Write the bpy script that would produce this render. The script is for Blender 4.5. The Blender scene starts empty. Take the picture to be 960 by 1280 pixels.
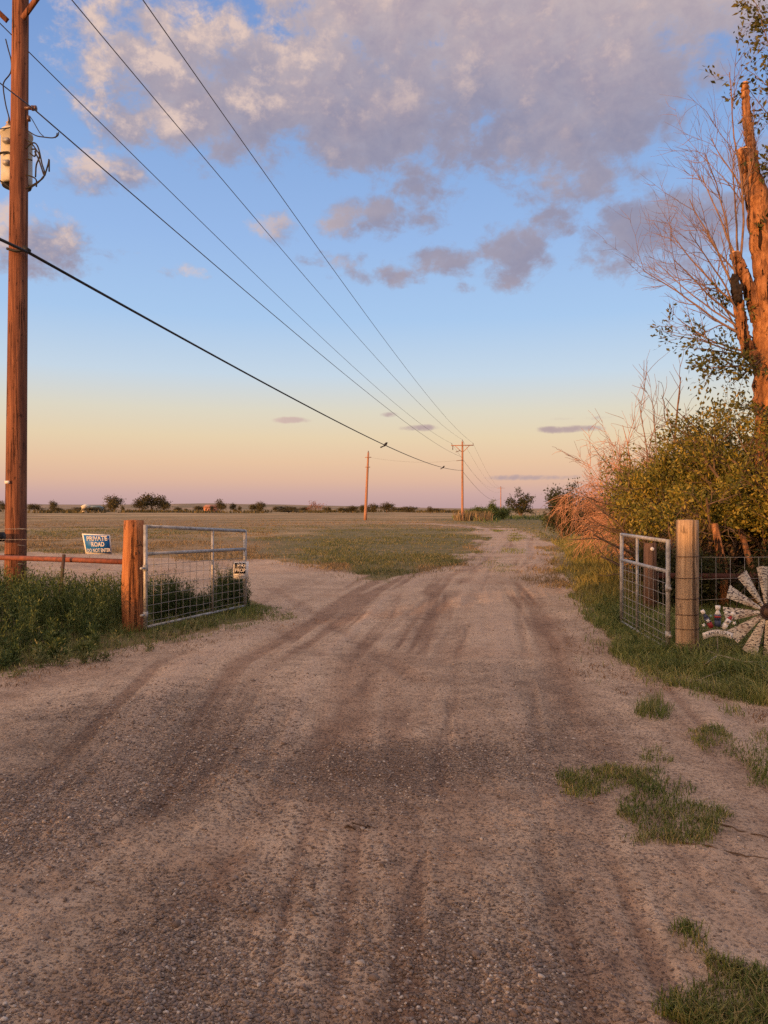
import bpy, math, random
import numpy as np
from mathutils import Vector, Matrix
R = math.radians
rng = np.random.default_rng(11)
random.seed(5)
C = bpy.context.scene.collection
scene = bpy.context.scene
F = 961.0; CX = 480.0; HY = 637.0; CAMZ = 1.6       # focal length and horizon of the picture, eye height

# ------------------------------------------------------------------ measuring helpers
def GP(px, py):                                     # where a ground point of the photo stands
    d = F*CAMZ/(py-HY)
    return ((px-CX)/F*d, d)
def P(px, py, d):
    return np.array([(px-CX)/F*d, d, CAMZ-(py-HY)/F*d])

# ------------------------------------------------------------------ numpy noise
_T = np.random.default_rng(77).random((8, 256, 256))
def vnoise(x, y, s=0):
    t = _T[s % 8]
    xi = np.floor(x).astype(np.int64); yi = np.floor(y).astype(np.int64)
    fx = x-xi; fy = y-yi
    fx = fx*fx*(3-2*fx); fy = fy*fy*(3-2*fy)
    a = t[xi % 256, yi % 256]; b = t[(xi+1) % 256, yi % 256]
    c = t[xi % 256, (yi+1) % 256]; d = t[(xi+1) % 256, (yi+1) % 256]
    return (a*(1-fx)+b*fx)*(1-fy)+(c*(1-fx)+d*fx)*fy
def fbm(x, y, s=0, o=4):
    v = 0; a = .5; n = 0
    for i in range(o):
        v = v+a*vnoise(x*2**i+i*17.3, y*2**i+i*9.1, s+i); n += a; a *= .5
    return v/n
def sd_poly(x, y, poly):                            # signed distance, positive inside
    p = np.array(poly, float); n = len(p)
    best = np.full(x.shape, 1e18); inside = np.zeros(x.shape, bool)
    for i in range(n):
        ax, ay = p[i]; bx, by = p[(i+1) % n]
        ex, ey = bx-ax, by-ay
        t = np.clip(((x-ax)*ex+(y-ay)*ey)/(ex*ex+ey*ey+1e-12), 0, 1)
        dx = x-ax-t*ex; dy = y-ay-t*ey
        best = np.minimum(best, dx*dx+dy*dy)
        cond = (ay > y) != (by > y)
        xs = ax+(y-ay)/(by-ay+1e-12)*ex
        inside ^= cond & (x < xs)
    d = np.sqrt(best)
    return np.where(inside, d, -d)
def sstep(a, b, v):
    t = np.clip((v-a)/(b-a), 0, 1); return t*t*(3-2*t)

# ------------------------------------------------------------------ the plan of the place (metres, seen from above)
ROAD = [(-30,-40),(-30,5.2),(-6,6.6),(-3.6,7.2),(-2.92,8.3),(-2.39,9.3),(-1.68,10.6),(-1.3,11.4),(-1.75,12.6),(-2.3,13.6),
        (-5,14.2),(-12,15.5),(-40,19),(-40,31),(-15,29),(-9.6,27),(-4.3,24.2),(-1.8,21.4),(-.18,17.4),(1.26,20.2),(3.3,28),
        (5.6,43),(7.0,58),(7.2,70),(5.5,80),(1,88),(1.2,90),(6.5,83),(9.6,72),(10.2,60),(9.6,46),(6.6,30),(4.4,20.4),(3.5,14.5),(3.05,12.5),
        (2.85,9.7),(2.45,8.2),(2.5,6.9),(2.9,5.9),(4.5,4.9),(9,3.4),(30,-4),(30,-40)]
WEEDS = [(-30,5.6),(-6,7.0),(-3.7,7.5),(-3.0,8.7),(-2.5,9.6),(-1.75,10.8),(-1.45,11.5),(-2.0,12.6),(-2.5,13.4),(-5,13.8),(-12,15),(-30,17)]
VERGE = [(30,-3),(9,3.8),(4.6,5.3),(3.0,6.3),(2.62,7.0),(2.55,8.2),(2.95,9.7),(3.15,12.5),(3.6,14.5),(4.55,20.4),(6.8,30),(9.9,46),(12,60),(20,60),(30,40)]
PATCHES = [[GP(*q) for q in poly] for poly in (
    [(698,972),(760,960),(800,966),(800,990),(740,1000),(706,992)],
    [(778,975),(830,962),(852,1000),(885,1010),(892,1040),(850,1060),(800,1052),(778,1022),(788,995)],
    [(798,885),(820,872),(845,880),(845,900),(820,906),(800,900)],
    [(858,914),(905,908),(914,930),(880,942)],
    [(848,1160),(900,1186),(962,1212),(1100,1240),(1100,1330),(868,1330),(858,1240)],
    [(798,936),(836,930),(836,950),(806,952)],
    [(900,935),(965,915),(1000,990),(940,980)])]
def road_sd(x, y):
    d = np.hypot(x, y)
    w = (fbm(x*.9, y*.9, 1)-.5)*np.clip(.06*d, .3, 3.0)+(fbm(x*5, y*5, 3)-.5)*.25+(fbm(x*.45, y*.22, 5, 5)-.5)*np.clip((d-13)*.22, 0, 4.5)
    return sd_poly(x, y, ROAD)+w
def patch_mask(x, y):
    m = np.zeros(x.shape)
    for i, p in enumerate(PATCHES):
        s = sd_poly(x, y, p)+(fbm(x*4.5, y*4.5, 4+i, 4)-.5)*.34
        m = np.maximum(m, sstep(-.04, .06, s)*(0.45 if i in (5, 6) else 1))
    return m
# wheel tracks: polylines (pixels of the ground) with a half width in metres and a strength
def track_line(pts): return np.array([GP(*q) for q in pts])
RUTS = [(track_line([(470,1330),(500,1200),(528,1080),(545,1000),(560,900),(585,780),(618,700),(640,672)]), .035, .45),
        (track_line([(770,1330),(758,1200),(742,1110),(725,1020),(712,930),(690,830),(668,740),(664,690),(662,672)]), .16, .5),
        (track_line([(130,1200),(240,1080),(330,1010),(400,930),(470,850),(540,770),(600,705),(640,675)]), .13, .6),
        (track_line([(60,1110),(180,1020),(290,950),(380,880),(470,800),(560,730),(620,685)]), .07, .35),
        (track_line([(690,1330),(690,1200),(688,1100),(680,1000),(668,880),(650,780),(648,710)]), .06, .5),
        (track_line([(420,1330),(440,1180),(455,1060),(500,930),(560,800),(610,715)]), .10, .35),
        (track_line([(250,690),(300,716),(360,748),(430,790),(520,850)]), .12, .45),
        (track_line([(100,705),(220,728),(320,768),(400,820)]), .12, .35)]
def seg_dist(x, y, line):
    best = np.full(x.shape, 1e18)
    for (ax, ay), (bx, by) in zip(line[:-1], line[1:]):
        ex, ey = bx-ax, by-ay
        t = np.clip(((x-ax)*ex+(y-ay)*ey)/(ex*ex+ey*ey), 0, 1)
        best = np.minimum(best, (x-ax-t*ex)**2+(y-ay-t*ey)**2)
    return np.sqrt(best)
def ruts(x, y):
    v = np.zeros(x.shape)
    wob = (fbm(x*1.5, y*1.5, 2)-.5)*.14
    for line, w, s in RUTS:
        v = np.maximum(v, s*(1-sstep(w*.5, w*1.25, np.abs(seg_dist(x, y, line)+wob)))*sstep(.25, .6, fbm(x*.8+w*90, y*.8, 5)))
    return v
GRAV = [[GP(*q) for q in poly] for poly in (
    [(-60,930),(120,890),(250,868),(330,896),(350,930),(560,932),(700,925),(705,990),(560,996),(440,985),(330,975),(210,1040),(30,1090),(-60,1095)],
    [(80,1330),(120,1180),(200,1120),(340,1130),(330,1330)],
    [(560,1330),(580,1130),(640,1050),(720,1080),(760,1330)],
    [(600,830),(680,840),(730,900),(720,1000),(660,1010),(640,930)],
    [(-60,1330),(-60,1180),(110,1170),(100,1330)])]
def gravel_mask(x, y):
    m = np.zeros(x.shape)
    for i, p in enumerate(GRAV):
        s = sd_poly(x, y, p)+(fbm(x*2.2, y*2.2, i)-.5)*.8
        m = np.maximum(m, sstep(-.75, .65, s+(fbm(x*7, y*7, i+3)-.5)*.5)*(.95, .75, .75, .7, .6)[i])
    return m
DARK = [[GP(*q) for q in poly] for poly in (
    [(270,1020),(345,1005),(350,1060),(330,1150),(190,1160),(180,1130)],
    [(735,1075),(768,1080),(800,1330),(752,1330)],
    [(120,1330),(170,1220),(250,1190),(280,1230),(230,1330)],
    [(690,790),(770,800),(760,830),(700,815)],
    [(380,1330),(420,1230),(520,1180),(560,1200),(520,1330)],
    [(20,1330),(60,1230),(130,1190),(170,1215),(110,1330)],
    [(640,1330),(650,1180),(690,1120),(705,1180),(705,1330)])]
def dark_mask(x, y):
    m = np.zeros(x.shape)
    for i, p in enumerate(DARK):
        s = sd_poly(x, y, p)+(fbm(x*3, y*3, i+2)-.5)*.5
        m = np.maximum(m, sstep(-.08, .22, s)*(.9, .85, .7, .4, .6, .6, .6)[i])
    return m

CLX = np.array([-.6,-.3,0.05,.3,1.5,5.2,8.0,8.6,8.6]); CLY = np.array([-30.,-5,2.4,8,18,33,48,60,90])
def streaks(x, y):                                  # long wheel streaks along the road, -1..1
    u = x-np.interp(y, CLY, CLX); wob = (fbm(y*.12, y*0+2, 3)-.5)*.8
    u = u/np.interp(y, [2, 8, 20, 40], [.9, 1.35, 1.2, 1.0])
    a = fbm(u*1.6+wob+40, y*.07+3, 1, 3)-.5; b = fbm(u*5.5+wob*2+11, y*.16, 5, 4)-.5; c = fbm(u*16+3, y*.3, 2, 3)-.5
    brk = sstep(.3, .65, fbm(x*.55, y*.4, 7, 3))
    fade = 1-.75*sstep(1.6, 2.8, np.abs(u))
    return fade*np.clip((a*1.5+b*1.7*(.4+.9*brk)+c*.9*brk)*1.7, -1, 1)
def gz0(x, y):                                      # large shape of the terrain
    d = np.hypot(x, y)
    z = (fbm(x*.35+3, y*.35, 0)-.5)*.07
    z = z+(fbm(x*.02, y*.02+5, 6, 3)-.5)*np.clip((d-45)/200, 0, 1)*1.1
    z = z+np.clip((d-350)/1500, 0, 1)*1.6
    return z
def gz(x, y, fine=False):
    x = np.asarray(x, float); y = np.asarray(y, float)
    rs = road_sd(x, y)
    z = gz0(x, y)+.02*sstep(.1, -.7, rs)
    z = z-.025*ruts(x, y)
    if fine:
        d = np.hypot(x, y)
        amp = np.clip(1.15-d/14, 0, 1)
        z = z+amp*((fbm(x*3.1, y*3.1, 2)-.5)*.035+(fbm(x*13, y*13, 3, 3)-.5)*.022*(.6+.7*gravel_mask(x, y)))
        z = z+.012*streaks(x, y)*sstep(-.2, .4, rs)*np.clip(1.3-d/40, 0, 1)
        z = z+(1-amp)*(fbm(x*1.1, y*1.1, 4)-.5)*.03
    return z
def g1(x, y): return float(gz(np.array([x]), np.array([y]))[0])

# ------------------------------------------------------------------ mesh helpers
def mesh_np(name, V, faces, smooth=False):
    """V (n,3); faces: list of int arrays (m,k)."""
    me = bpy.data.meshes.new(name)
    V = np.asarray(V, np.float32)
    me.vertices.add(len(V)); me.vertices.foreach_set('co', V.ravel())
    fl = [np.asarray(f, np.int32) for f in faces if len(f)]
    loops = np.concatenate([f.ravel() for f in fl]); sizes = np.concatenate([np.full(len(f), f.shape[1], np.int32) for f in fl])
    starts = np.concatenate([[0], np.cumsum(sizes)[:-1]]).astype(np.int32)
    me.loops.add(len(loops)); me.loops.foreach_set('vertex_index', loops)
    me.polygons.add(len(sizes)); me.polygons.foreach_set('loop_start', starts)
    if smooth: me.polygons.foreach_set('use_smooth', np.ones(len(sizes), bool))
    me.update(calc_edges=True); me.validate()
    return me
class MB:
    """collects pieces of one mesh in world space"""
    def __init__(s): s.V = []; s.T = []; s.Q = []; s.n = 0
    def add(s, V, tris=(), quads=()):
        V = np.asarray(V, float).reshape(-1, 3)
        if len(tris): s.T.append(np.asarray(tris, int).reshape(-1, 3)+s.n)
        if len(quads): s.Q.append(np.asarray(quads, int).reshape(-1, 4)+s.n)
        s.V.append(V); s.n += len(V)
    def tube(s, pts, rad, n=8, caps=True):
        pts = np.asarray(pts, float); m = len(pts)
        rad = np.full(m, rad, float) if np.isscalar(rad) else np.asarray(rad, float)
        t = np.empty_like(pts); t[1:-1] = pts[2:]-pts[:-2]; t[0] = pts[1]-pts[0]; t[-1] = pts[-1]-pts[-2]
        t /= np.linalg.norm(t, axis=1)[:, None]+1e-12
        ref = np.array([0, 0, 1.]) if abs(t[0][2]) < .9 else np.array([1., 0, 0])
        u = np.cross(t, ref); u /= np.linalg.norm(u, axis=1)[:, None]+1e-12
        for i in range(1, m):
            v = u[i-1]-t[i]*np.dot(u[i-1], t[i]); L = np.linalg.norm(v)
            if L > 1e-6: u[i] = v/L
        w = np.cross(t, u)
        a = np.arange(n)*2*math.pi/n
        ring = pts[:, None, :]+rad[:, None, None]*(np.cos(a)[None, :, None]*u[:, None, :]+np.sin(a)[None, :, None]*w[:, None, :])
        V = ring.reshape(-1, 3)
        i = np.arange(m-1)[:, None]*n; j = np.arange(n)[None, :]; j2 = (j+1) % n
        q = np.stack([i+j, i+j2, i+n+j2, i+n+j], -1).reshape(-1, 4)
        tr = []
        if caps and n > 2:
            V = np.vstack([V, pts[:1], pts[-1:]]); c0 = m*n; c1 = c0+1; b = (m-1)*n
            for k in range(n):
                tr.append((c0, (k+1) % n, k)); tr.append((c1, b+k, b+(k+1) % n))
        s.add(V, tr, q); return s
    def box(s, c, sx, sy, sz, M=None, bevel=0):
        x, y, z = sx/2, sy/2, sz/2
        V = np.array([(-x,-y,-z),(x,-y,-z),(x,y,-z),(-x,y,-z),(-x,-y,z),(x,-y,z),(x,y,z),(-x,y,z)])
        if M is not None: V = V @ np.asarray(M, float).T
        s.add(V+np.asarray(c), (), [(0,3,2,1),(4,5,6,7),(0,1,5,4),(1,2,6,5),(2,3,7,6),(3,0,4,7)]); return s
    def prism(s, poly, o, u, v, n, th):                # flat outline in the (u,v) plane, given thickness along n
        poly = np.asarray(poly, float); k = len(poly)
        f = o+poly[:, :1]*u+poly[:, 1:]*v
        c = f.mean(0); nn = np.asarray(n)*th
        V = np.vstack([f, f+nn, c[None], (c+nn)[None]])
        tr = []; q = []
        for i in range(k):
            j = (i+1) % k
            tr.append((2*k, j, i)); tr.append((2*k+1, k+i, k+j)); q.append((i, j, k+j, k+i))
        s.add(V, tr, q); return s
    def lathe(s, c, prof, n=20, M=None):
        a = np.arange(n)*2*math.pi/n
        V = np.concatenate([np.stack([r*np.cos(a), r*np.sin(a), np.full(n, z)], -1) for r, z in prof])
        if M is not None: V = V @ np.asarray(M, float).T
        V = V+np.asarray(c); m = len(prof); q = []
        for i in range(m-1):
            for k in range(n):
                j = (k+1) % n; q.append((i*n+k, i*n+j, (i+1)*n+j, (i+1)*n+k))
        s.add(V, (), q); return s
    def build(s, name, mat, parent=None, smooth=False, loc=None):
        V = np.vstack(s.V)
        base = np.array(world_loc(parent)) if parent is not None else (np.zeros(3) if loc is None else np.asarray(loc, float))
        fs = []
        if s.T: fs.append(np.vstack(s.T))
        if s.Q: fs.append(np.vstack(s.Q))
        me = mesh_np(name, V-base, fs, smooth)
        return link(name, me, mat, parent, None if parent is not None else base)
WL = {}
def world_loc(o): return WL.get(o.name, (0, 0, 0))
def link(name, me, mat, parent=None, loc=None):
    o = bpy.data.objects.new(name, me); C.objects.link(o)
    if mat is not None: me.materials.append(mat)
    if parent is not None:
        o.parent = parent; WL[o.name] = world_loc(parent)       # parts share the origin of their thing
    elif loc is not None:
        o.location = tuple(loc); WL[o.name] = tuple(loc)
    return o
def tag(o, label=None, cat=None, group=None, kind=None):
    if label: o['label'] = label
    if cat: o['category'] = cat
    if group: o['group'] = group
    if kind: o['kind'] = kind
    return o
def thing(name, loc, label, cat, group=None):
    o = bpy.data.objects.new(name, None); C.objects.link(o); o.location = tuple(loc); o.empty_display_size = .2
    WL[o.name] = tuple(float(v) for v in loc)
    return tag(o, label, cat, group)
def copy_tree(o, parent=None):
    c = o.copy(); C.objects.link(c)
    if parent is not None: c.parent = parent
    for ch in list(o.children): copy_tree(ch, c)
    return c
def text_bits(body, size, bold=.0, spacing=1.0, width=None):
    cu = bpy.data.curves.new('lettering', 'FONT'); cu.body = body; cu.size = size; cu.align_x = 'CENTER'; cu.align_y = 'CENTER'
    cu.offset = bold; cu.extrude = .0012; cu.space_character = spacing; cu.resolution_u = 3
    o = bpy.data.objects.new('lettering', cu); C.objects.link(o)
    dg = bpy.context.evaluated_depsgraph_get(); ev = o.evaluated_get(dg); me = ev.to_mesh()
    V = np.array([v.co[:] for v in me.vertices]); fa = [tuple(p.vertices) for p in me.polygons]
    ev.to_mesh_clear(); bpy.data.objects.remove(o); bpy.data.curves.remove(cu)
    if width:
        V[:, 0] *= width/max(1e-6, V[:, 0].max()-V[:, 0].min())
    return V, fa
def add_text(mb, body, size, o, u, v, n, **k):
    V, fa = text_bits(body, size, **k)
    W = np.asarray(o)+V[:, :1]*np.asarray(u)+V[:, 1:2]*np.asarray(v)+V[:, 2:]*np.asarray(n)
    tr = []
    for f in fa:
        for i in range(1, len(f)-1): tr.append((f[0], f[i], f[i+1]))
    mb.add(W, tr)

# ------------------------------------------------------------------ node helper
class NT:
    def __init__(s, tree): s.t = tree; tree.nodes.clear()
    def new(s, typ, **k):
        n = s.t.nodes.new(typ)
        for a, b in k.items(): setattr(n, a, b)
        return n
    def set(s, sock, v):
        if hasattr(v, 'is_output') or isinstance(v, bpy.types.NodeSocket): s.t.links.new(v, sock)
        elif v is not None:
            if isinstance(v, (tuple, list)) and len(v) == 3 and sock.type == 'RGBA': v = (*v, 1)
            sock.default_value = v
    def m(s, op, a, b=None, c=None, clamp=False):
        n = s.new('ShaderNodeMath', operation=op); n.use_clamp = clamp
        for i, v in enumerate((a, b, c)):
            if v is not None: s.set(n.inputs[i], v)
        return n.outputs[0]
    def vm(s, op, a, b=None, sc=None):
        n = s.new('ShaderNodeVectorMath', operation=op); s.set(n.inputs[0], a)
        if b is not None: s.set(n.inputs[1], b)
        if sc is not None: s.set(n.inputs['Scale'], sc)
        return n.outputs['Value'] if op in ('DOT_PRODUCT', 'LENGTH') else n.outputs[0]
    def mix(s, f, a, b, blend='MIX'):
        n = s.new('ShaderNodeMix', data_type='RGBA', blend_type=blend); n.clamp_factor = True
        s.set(n.inputs[0], f); s.set(n.inputs[6], a); s.set(n.inputs[7], b); return n.outputs[2]
    def noise(s, vec, scale, detail=4, rough=.5, dist=0, col=False):
        n = s.new('ShaderNodeTexNoise'); s.set(n.inputs['Vector'], vec); n.inputs['Scale'].default_value = scale
        n.inputs['Detail'].default_value = detail; n.inputs['Roughness'].default_value = rough; n.inputs['Distortion'].default_value = dist
        return n.outputs['Color' if col else 'Fac']
    def voro(s, vec, scale, out='Distance', feature='F1', rnd=1):
        n = s.new('ShaderNodeTexVoronoi', feature=feature); s.set(n.inputs['Vector'], vec); n.inputs['Scale'].default_value = scale
        n.inputs['Randomness'].default_value = rnd
        return n.outputs[out]
    def ramp(s, f, stops, interp='LINEAR'):
        n = s.new('ShaderNodeValToRGB'); n.color_ramp.interpolation = interp; e = n.color_ramp.elements
        while len(e) > 1: e.remove(e[-1])
        for i, (p, c) in enumerate(stops):
            x = e[0] if i == 0 else e.new(p)
            x.position = p; x.color = (*c, 1) if len(c) == 3 else c
        s.set(n.inputs[0], f); return n.outputs[0]
    def sm(s, v, a, b):
        n = s.new('ShaderNodeMapRange', interpolation_type='SMOOTHSTEP'); s.set(n.inputs[0], v)
        n.inputs[1].default_value = a; n.inputs[2].default_value = b; return n.outputs[0]
    def scale(s, vec, v3):
        return s.vm('MULTIPLY', vec, v3)
    def sep(s, vec):
        n = s.new('ShaderNodeSeparateXYZ'); s.set(n.inputs[0], vec); return n.outputs
    def comb(s, x, y, z):
        n = s.new('ShaderNodeCombineXYZ')
        for i, v in enumerate((x, y, z)): s.set(n.inputs[i], v)
        return n.outputs[0]
    def attr(s, name):
        n = s.new('ShaderNodeAttribute', attribute_name=name); return n.outputs['Fac']
    def coord(s, out='Object'): return s.new('ShaderNodeTexCoord').outputs[out]
    def island(s): return s.new('ShaderNodeNewGeometry').outputs['Random Per Island']
    def bump(s, h, strength=.5, dist=.02, normal=None):
        n = s.new('ShaderNodeBump'); n.inputs['Strength'].default_value = strength; n.inputs['Distance'].default_value = dist
        s.set(n.inputs['Height'], h)
        if normal is not None: s.set(n.inputs['Normal'], normal)
        return n.outputs[0]
    def out(s, col, rough=.8, spec=.3, metal=0, normal=None, trans=None):
        b = s.new('ShaderNodeBsdfPrincipled'); s.set(b.inputs['Base Color'], col); s.set(b.inputs['Roughness'], rough)
        b.inputs['Specular IOR Level'].default_value = spec; s.set(b.inputs['Metallic'], metal)
        if normal is not None: s.set(b.inputs['Normal'], normal)
        sh = b.outputs[0]
        if trans is not None:
            t = s.new('ShaderNodeBsdfTranslucent'); s.set(t.inputs[0], col)
            mx = s.new('ShaderNodeMixShader'); mx.inputs[0].default_value = trans
            s.t.links.new(sh, mx.inputs[1]); s.t.links.new(t.outputs[0], mx.inputs[2]); sh = mx.outputs[0]
        o = s.new('ShaderNodeOutputMaterial'); s.t.links.new(sh, o.inputs[0])
def material(name):
    m = bpy.data.materials.new(name); m.use_nodes = True
    return m, NT(m.node_tree)

def lin(r, g, b):
    f = lambda c: (c/255/12.92) if c/255 <= .04045 else ((c/255+.055)/1.055)**2.4
    return (f(r), f(g), f(b))

# ------------------------------------------------------------------ materials
def mat_wood(name, c1, c2, c3, grain=(60, 60, 1.6), bump=.6, dark=.5, tint=None):
    m, n = material(name); v = n.coord()
    g = n.noise(n.scale(v, grain), 1.0, 6, .65, .3)
    big = n.noise(n.scale(v, (3, 3, .8)), 1.0, 3)
    kn = n.noise(n.scale(v, (14, 14, 7)), 1.0, 3, .6)
    col = n.ramp(g, [(.3, c1), (.5, c2), (.68, c3)])
    col = n.mix(n.m('MULTIPLY', n.sm(big, .45, .75), .55), col, c1)
    col = n.mix(n.m('MULTIPLY', n.sm(kn, .6, .72), dark), col, tuple(x*.35 for x in c1))
    crack = n.sm(n.noise(n.scale(v, (grain[0]*.6, grain[1]*.6, .7)), 1.0, 4, .7), .58, .65)
    col = n.mix(n.m('MULTIPLY', crack, dark), col, tuple(x*.2 for x in c1))
    h = n.m('SUBTRACT', g, n.m('MULTIPLY', crack, 1.2))
    n.out(col, .85, .2, normal=n.bump(h, bump, .02)); return m
M_pole = mat_wood('pole_wood', (.075,.030,.022), (.185,.075,.043), (.30,.13,.072), (26, 26, 1.1), 1.0, .75)
M_polefar = mat_wood('far_pole_wood', (.22,.11,.07), (.33,.17,.11), (.42,.23,.15), (30, 30, .9), .4, .4)
M_post = mat_wood('left_post_wood', (.17,.06,.028), (.36,.15,.065), (.48,.23,.10), (34, 34, 1.8), 1.0, .8)
M_post2 = mat_wood('right_post_wood', (.19,.13,.085), (.34,.245,.165), (.46,.35,.24), (40, 40, 1.5), .9, .65)
M_oldpost = mat_wood('old_post_wood', (.075,.042,.03), (.14,.08,.055), (.21,.125,.085), (50, 50, 2), .7, .6)
M_bark = mat_wood('bark', (.06,.028,.016), (.30,.135,.058), (.50,.25,.11), (15, 15, 3.6), 2.5, .95)
def mat_plain(name, col, rough=.6, metal=0, var=.25, scale=20, spec=.3, col2=None):
    m, n = material(name); v = n.coord()
    f = n.noise(v, scale, 5, .6)
    c = n.mix(n.sm(f, .35, .7), col, col2 if col2 else tuple(x*(1-var) for x in col))
    n.out(c, rough, spec, metal, n.bump(f, .15, .004)); return m
M_galv = mat_plain('galvanised_steel', (.39,.39,.39), .5, .25, .45, 14)
M_wire = mat_plain('fence_wire', (.34,.32,.30), .55, .4, .3, 30)
M_rustpipe = mat_plain('rusted_pipe', (.23,.075,.05), .75, .1, .5, 14, col2=(.12,.05,.04))
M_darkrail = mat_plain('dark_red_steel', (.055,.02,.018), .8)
M_tpost = mat_plain('dark_steel', (.07,.045,.04), .7, .2)
M_cable = mat_plain('black_cable', (.012,.012,.014), .6)
M_line = mat_plain('power_wire', (.075,.085,.12), .5, .3)
M_tank = mat_plain('transformer_paint', (.46,.45,.41), .5, 0, .15, 8)
M_black = mat_plain('black_rubber', (.015,.014,.014), .6)
M_ceram = mat_plain('brown_porcelain', (.10,.05,.04), .3, 0, .2, 12, .5)
M_grey = mat_plain('grey_porcelain', (.32,.26,.24), .4, 0, .2, 12, .5)
M_white = mat_plain('white_paint', (.74,.72,.70), .5, 0, .1, 30)
M_blue = mat_plain('sign_blue', (.015,.15,.46), .45, 0, .25, 25)
M_blackp = mat_plain('sign_black', (.02,.018,.02), .5, 0, .3, 25)
M_red = mat_plain('red_paint', (.33,.04,.045), .5, 0, .3, 25)
M_navy = mat_plain('navy_paint', (.05,.07,.14), .5, 0, .3, 25)
M_teal = mat_plain('teal_paint', (.25,.42,.42), .5, 0, .2, 25)
M_bird = mat_plain('dark_plumage', (.025,.022,.022), .8)
M_stick = mat_plain('bleached_wood', (.36,.31,.24), .8, 0, .4, 40)
M_cutwood = mat_plain('cut_wood', (.52,.28,.13), .9, 0, .4, 40)
M_deadtwig = mat_plain('dead_twig', (.25,.16,.12), .9, 0, .35, 9)
M_deadpink = mat_plain('dead_brush_twig', (.52,.285,.185), .9, 0, .4, 5)
M_darkbark = mat_plain('grey_bark', (.16,.11,.08), .95, 0, .5, 14)
M_charred = mat_plain('charred_wood', (.03,.022,.02), .95, 0, .5, 14)
# fan blade: galvanised sheet with a stamped pattern of dark dashes
M_fan, n = material('stamped_tin'); v = n.coord()
f = n.noise(n.scale(v, (30, 30, 85)), 1, 2, .5); g_ = n.noise(v, 7, 4)
c = n.mix(n.sm(f, .51, .58), (.60,.52,.40), (.07,.05,.045)); c = n.mix(n.m('MULTIPLY', n.sm(g_, .45, .75), .6), c, (.30,.19,.11))
n.out(c, .5, .4, .25, n.bump(f, .4, .003))
def mat_leaf(name, cols, trans=.35, rough=.6):
    m, n = material(name)
    i = n.island(); v = n.coord()
    k = n.noise(v, 2.0, 3)
    f = n.m('ADD', n.m('MULTIPLY', i, .6), n.m('MULTIPLY', n.m('SUBTRACT', k, .28), .95))
    k_ = len(cols)
    n.out(n.ramp(f, [((j+.5)/k_, c) for j, c in enumerate(cols)]), rough, .25, trans=trans*.6); return m
M_elm = mat_leaf('elm_leaf', [(.035,.042,.012), (.06,.068,.015), (.105,.105,.024), (.15,.13,.03)])
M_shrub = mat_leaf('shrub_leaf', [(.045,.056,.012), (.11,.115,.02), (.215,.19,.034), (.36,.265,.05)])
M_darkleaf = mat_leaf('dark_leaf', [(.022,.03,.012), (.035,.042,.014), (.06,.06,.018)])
M_weed = mat_leaf('weed_leaf', [(.026,.045,.014), (.052,.088,.024), (.10,.14,.04), (.20,.22,.08)])
M_weeddark = mat_leaf('dark_weed_leaf', [(.028,.05,.018), (.05,.08,.028), (.09,.12,.04)])
M_grass = mat_leaf('verge_grass', [(.05,.08,.02), (.10,.14,.034), (.20,.22,.065), (.34,.31,.13)])
M_grassy = mat_leaf('yellow_grass', [(.09,.10,.026), (.15,.15,.04), (.26,.22,.065), (.21,.175,.06)])
M_lowgrass = mat_leaf('low_grass', [(.055,.085,.022), (.10,.145,.034), (.18,.20,.06), (.32,.26,.13)])
M_dry = mat_leaf('dry_grass', [(.10,.078,.04), (.19,.14,.075), (.30,.22,.125), (.14,.12,.055)])
M_paleweed = mat_leaf('pale_weed_leaf', [(.07,.09,.035), (.12,.14,.055), (.20,.21,.09), (.30,.26,.13)])
M_litter = mat_leaf('dry_litter', [(.10,.055,.035), (.18,.105,.06), (.28,.19,.11), (.16,.085,.05)], .1)
M_fieldgreen = mat_leaf('field_green_grass', [(.06,.08,.026), (.095,.115,.038), (.17,.165,.07), (.27,.215,.115)])
# stones
M_stone, n = material('gravel_stone')
i = n.island(); v = n.coord(); f = n.noise(v, 60, 3)
col = n.ramp(i, [(0, (.10,.078,.068)), (.25, (.17,.135,.118)), (.5, (.225,.178,.158)), (.7, (.15,.12,.108)), (.85, (.28,.228,.20)), (.95, (.40,.35,.31)), (1, (.5,.45,.41))])
col = n.mix(n.m('MULTIPLY', n.sm(f, .4, .7), .35), col, (.2,.135,.105))
n.out(col, .85, .2, normal=n.bump(f, .3, .003))

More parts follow.
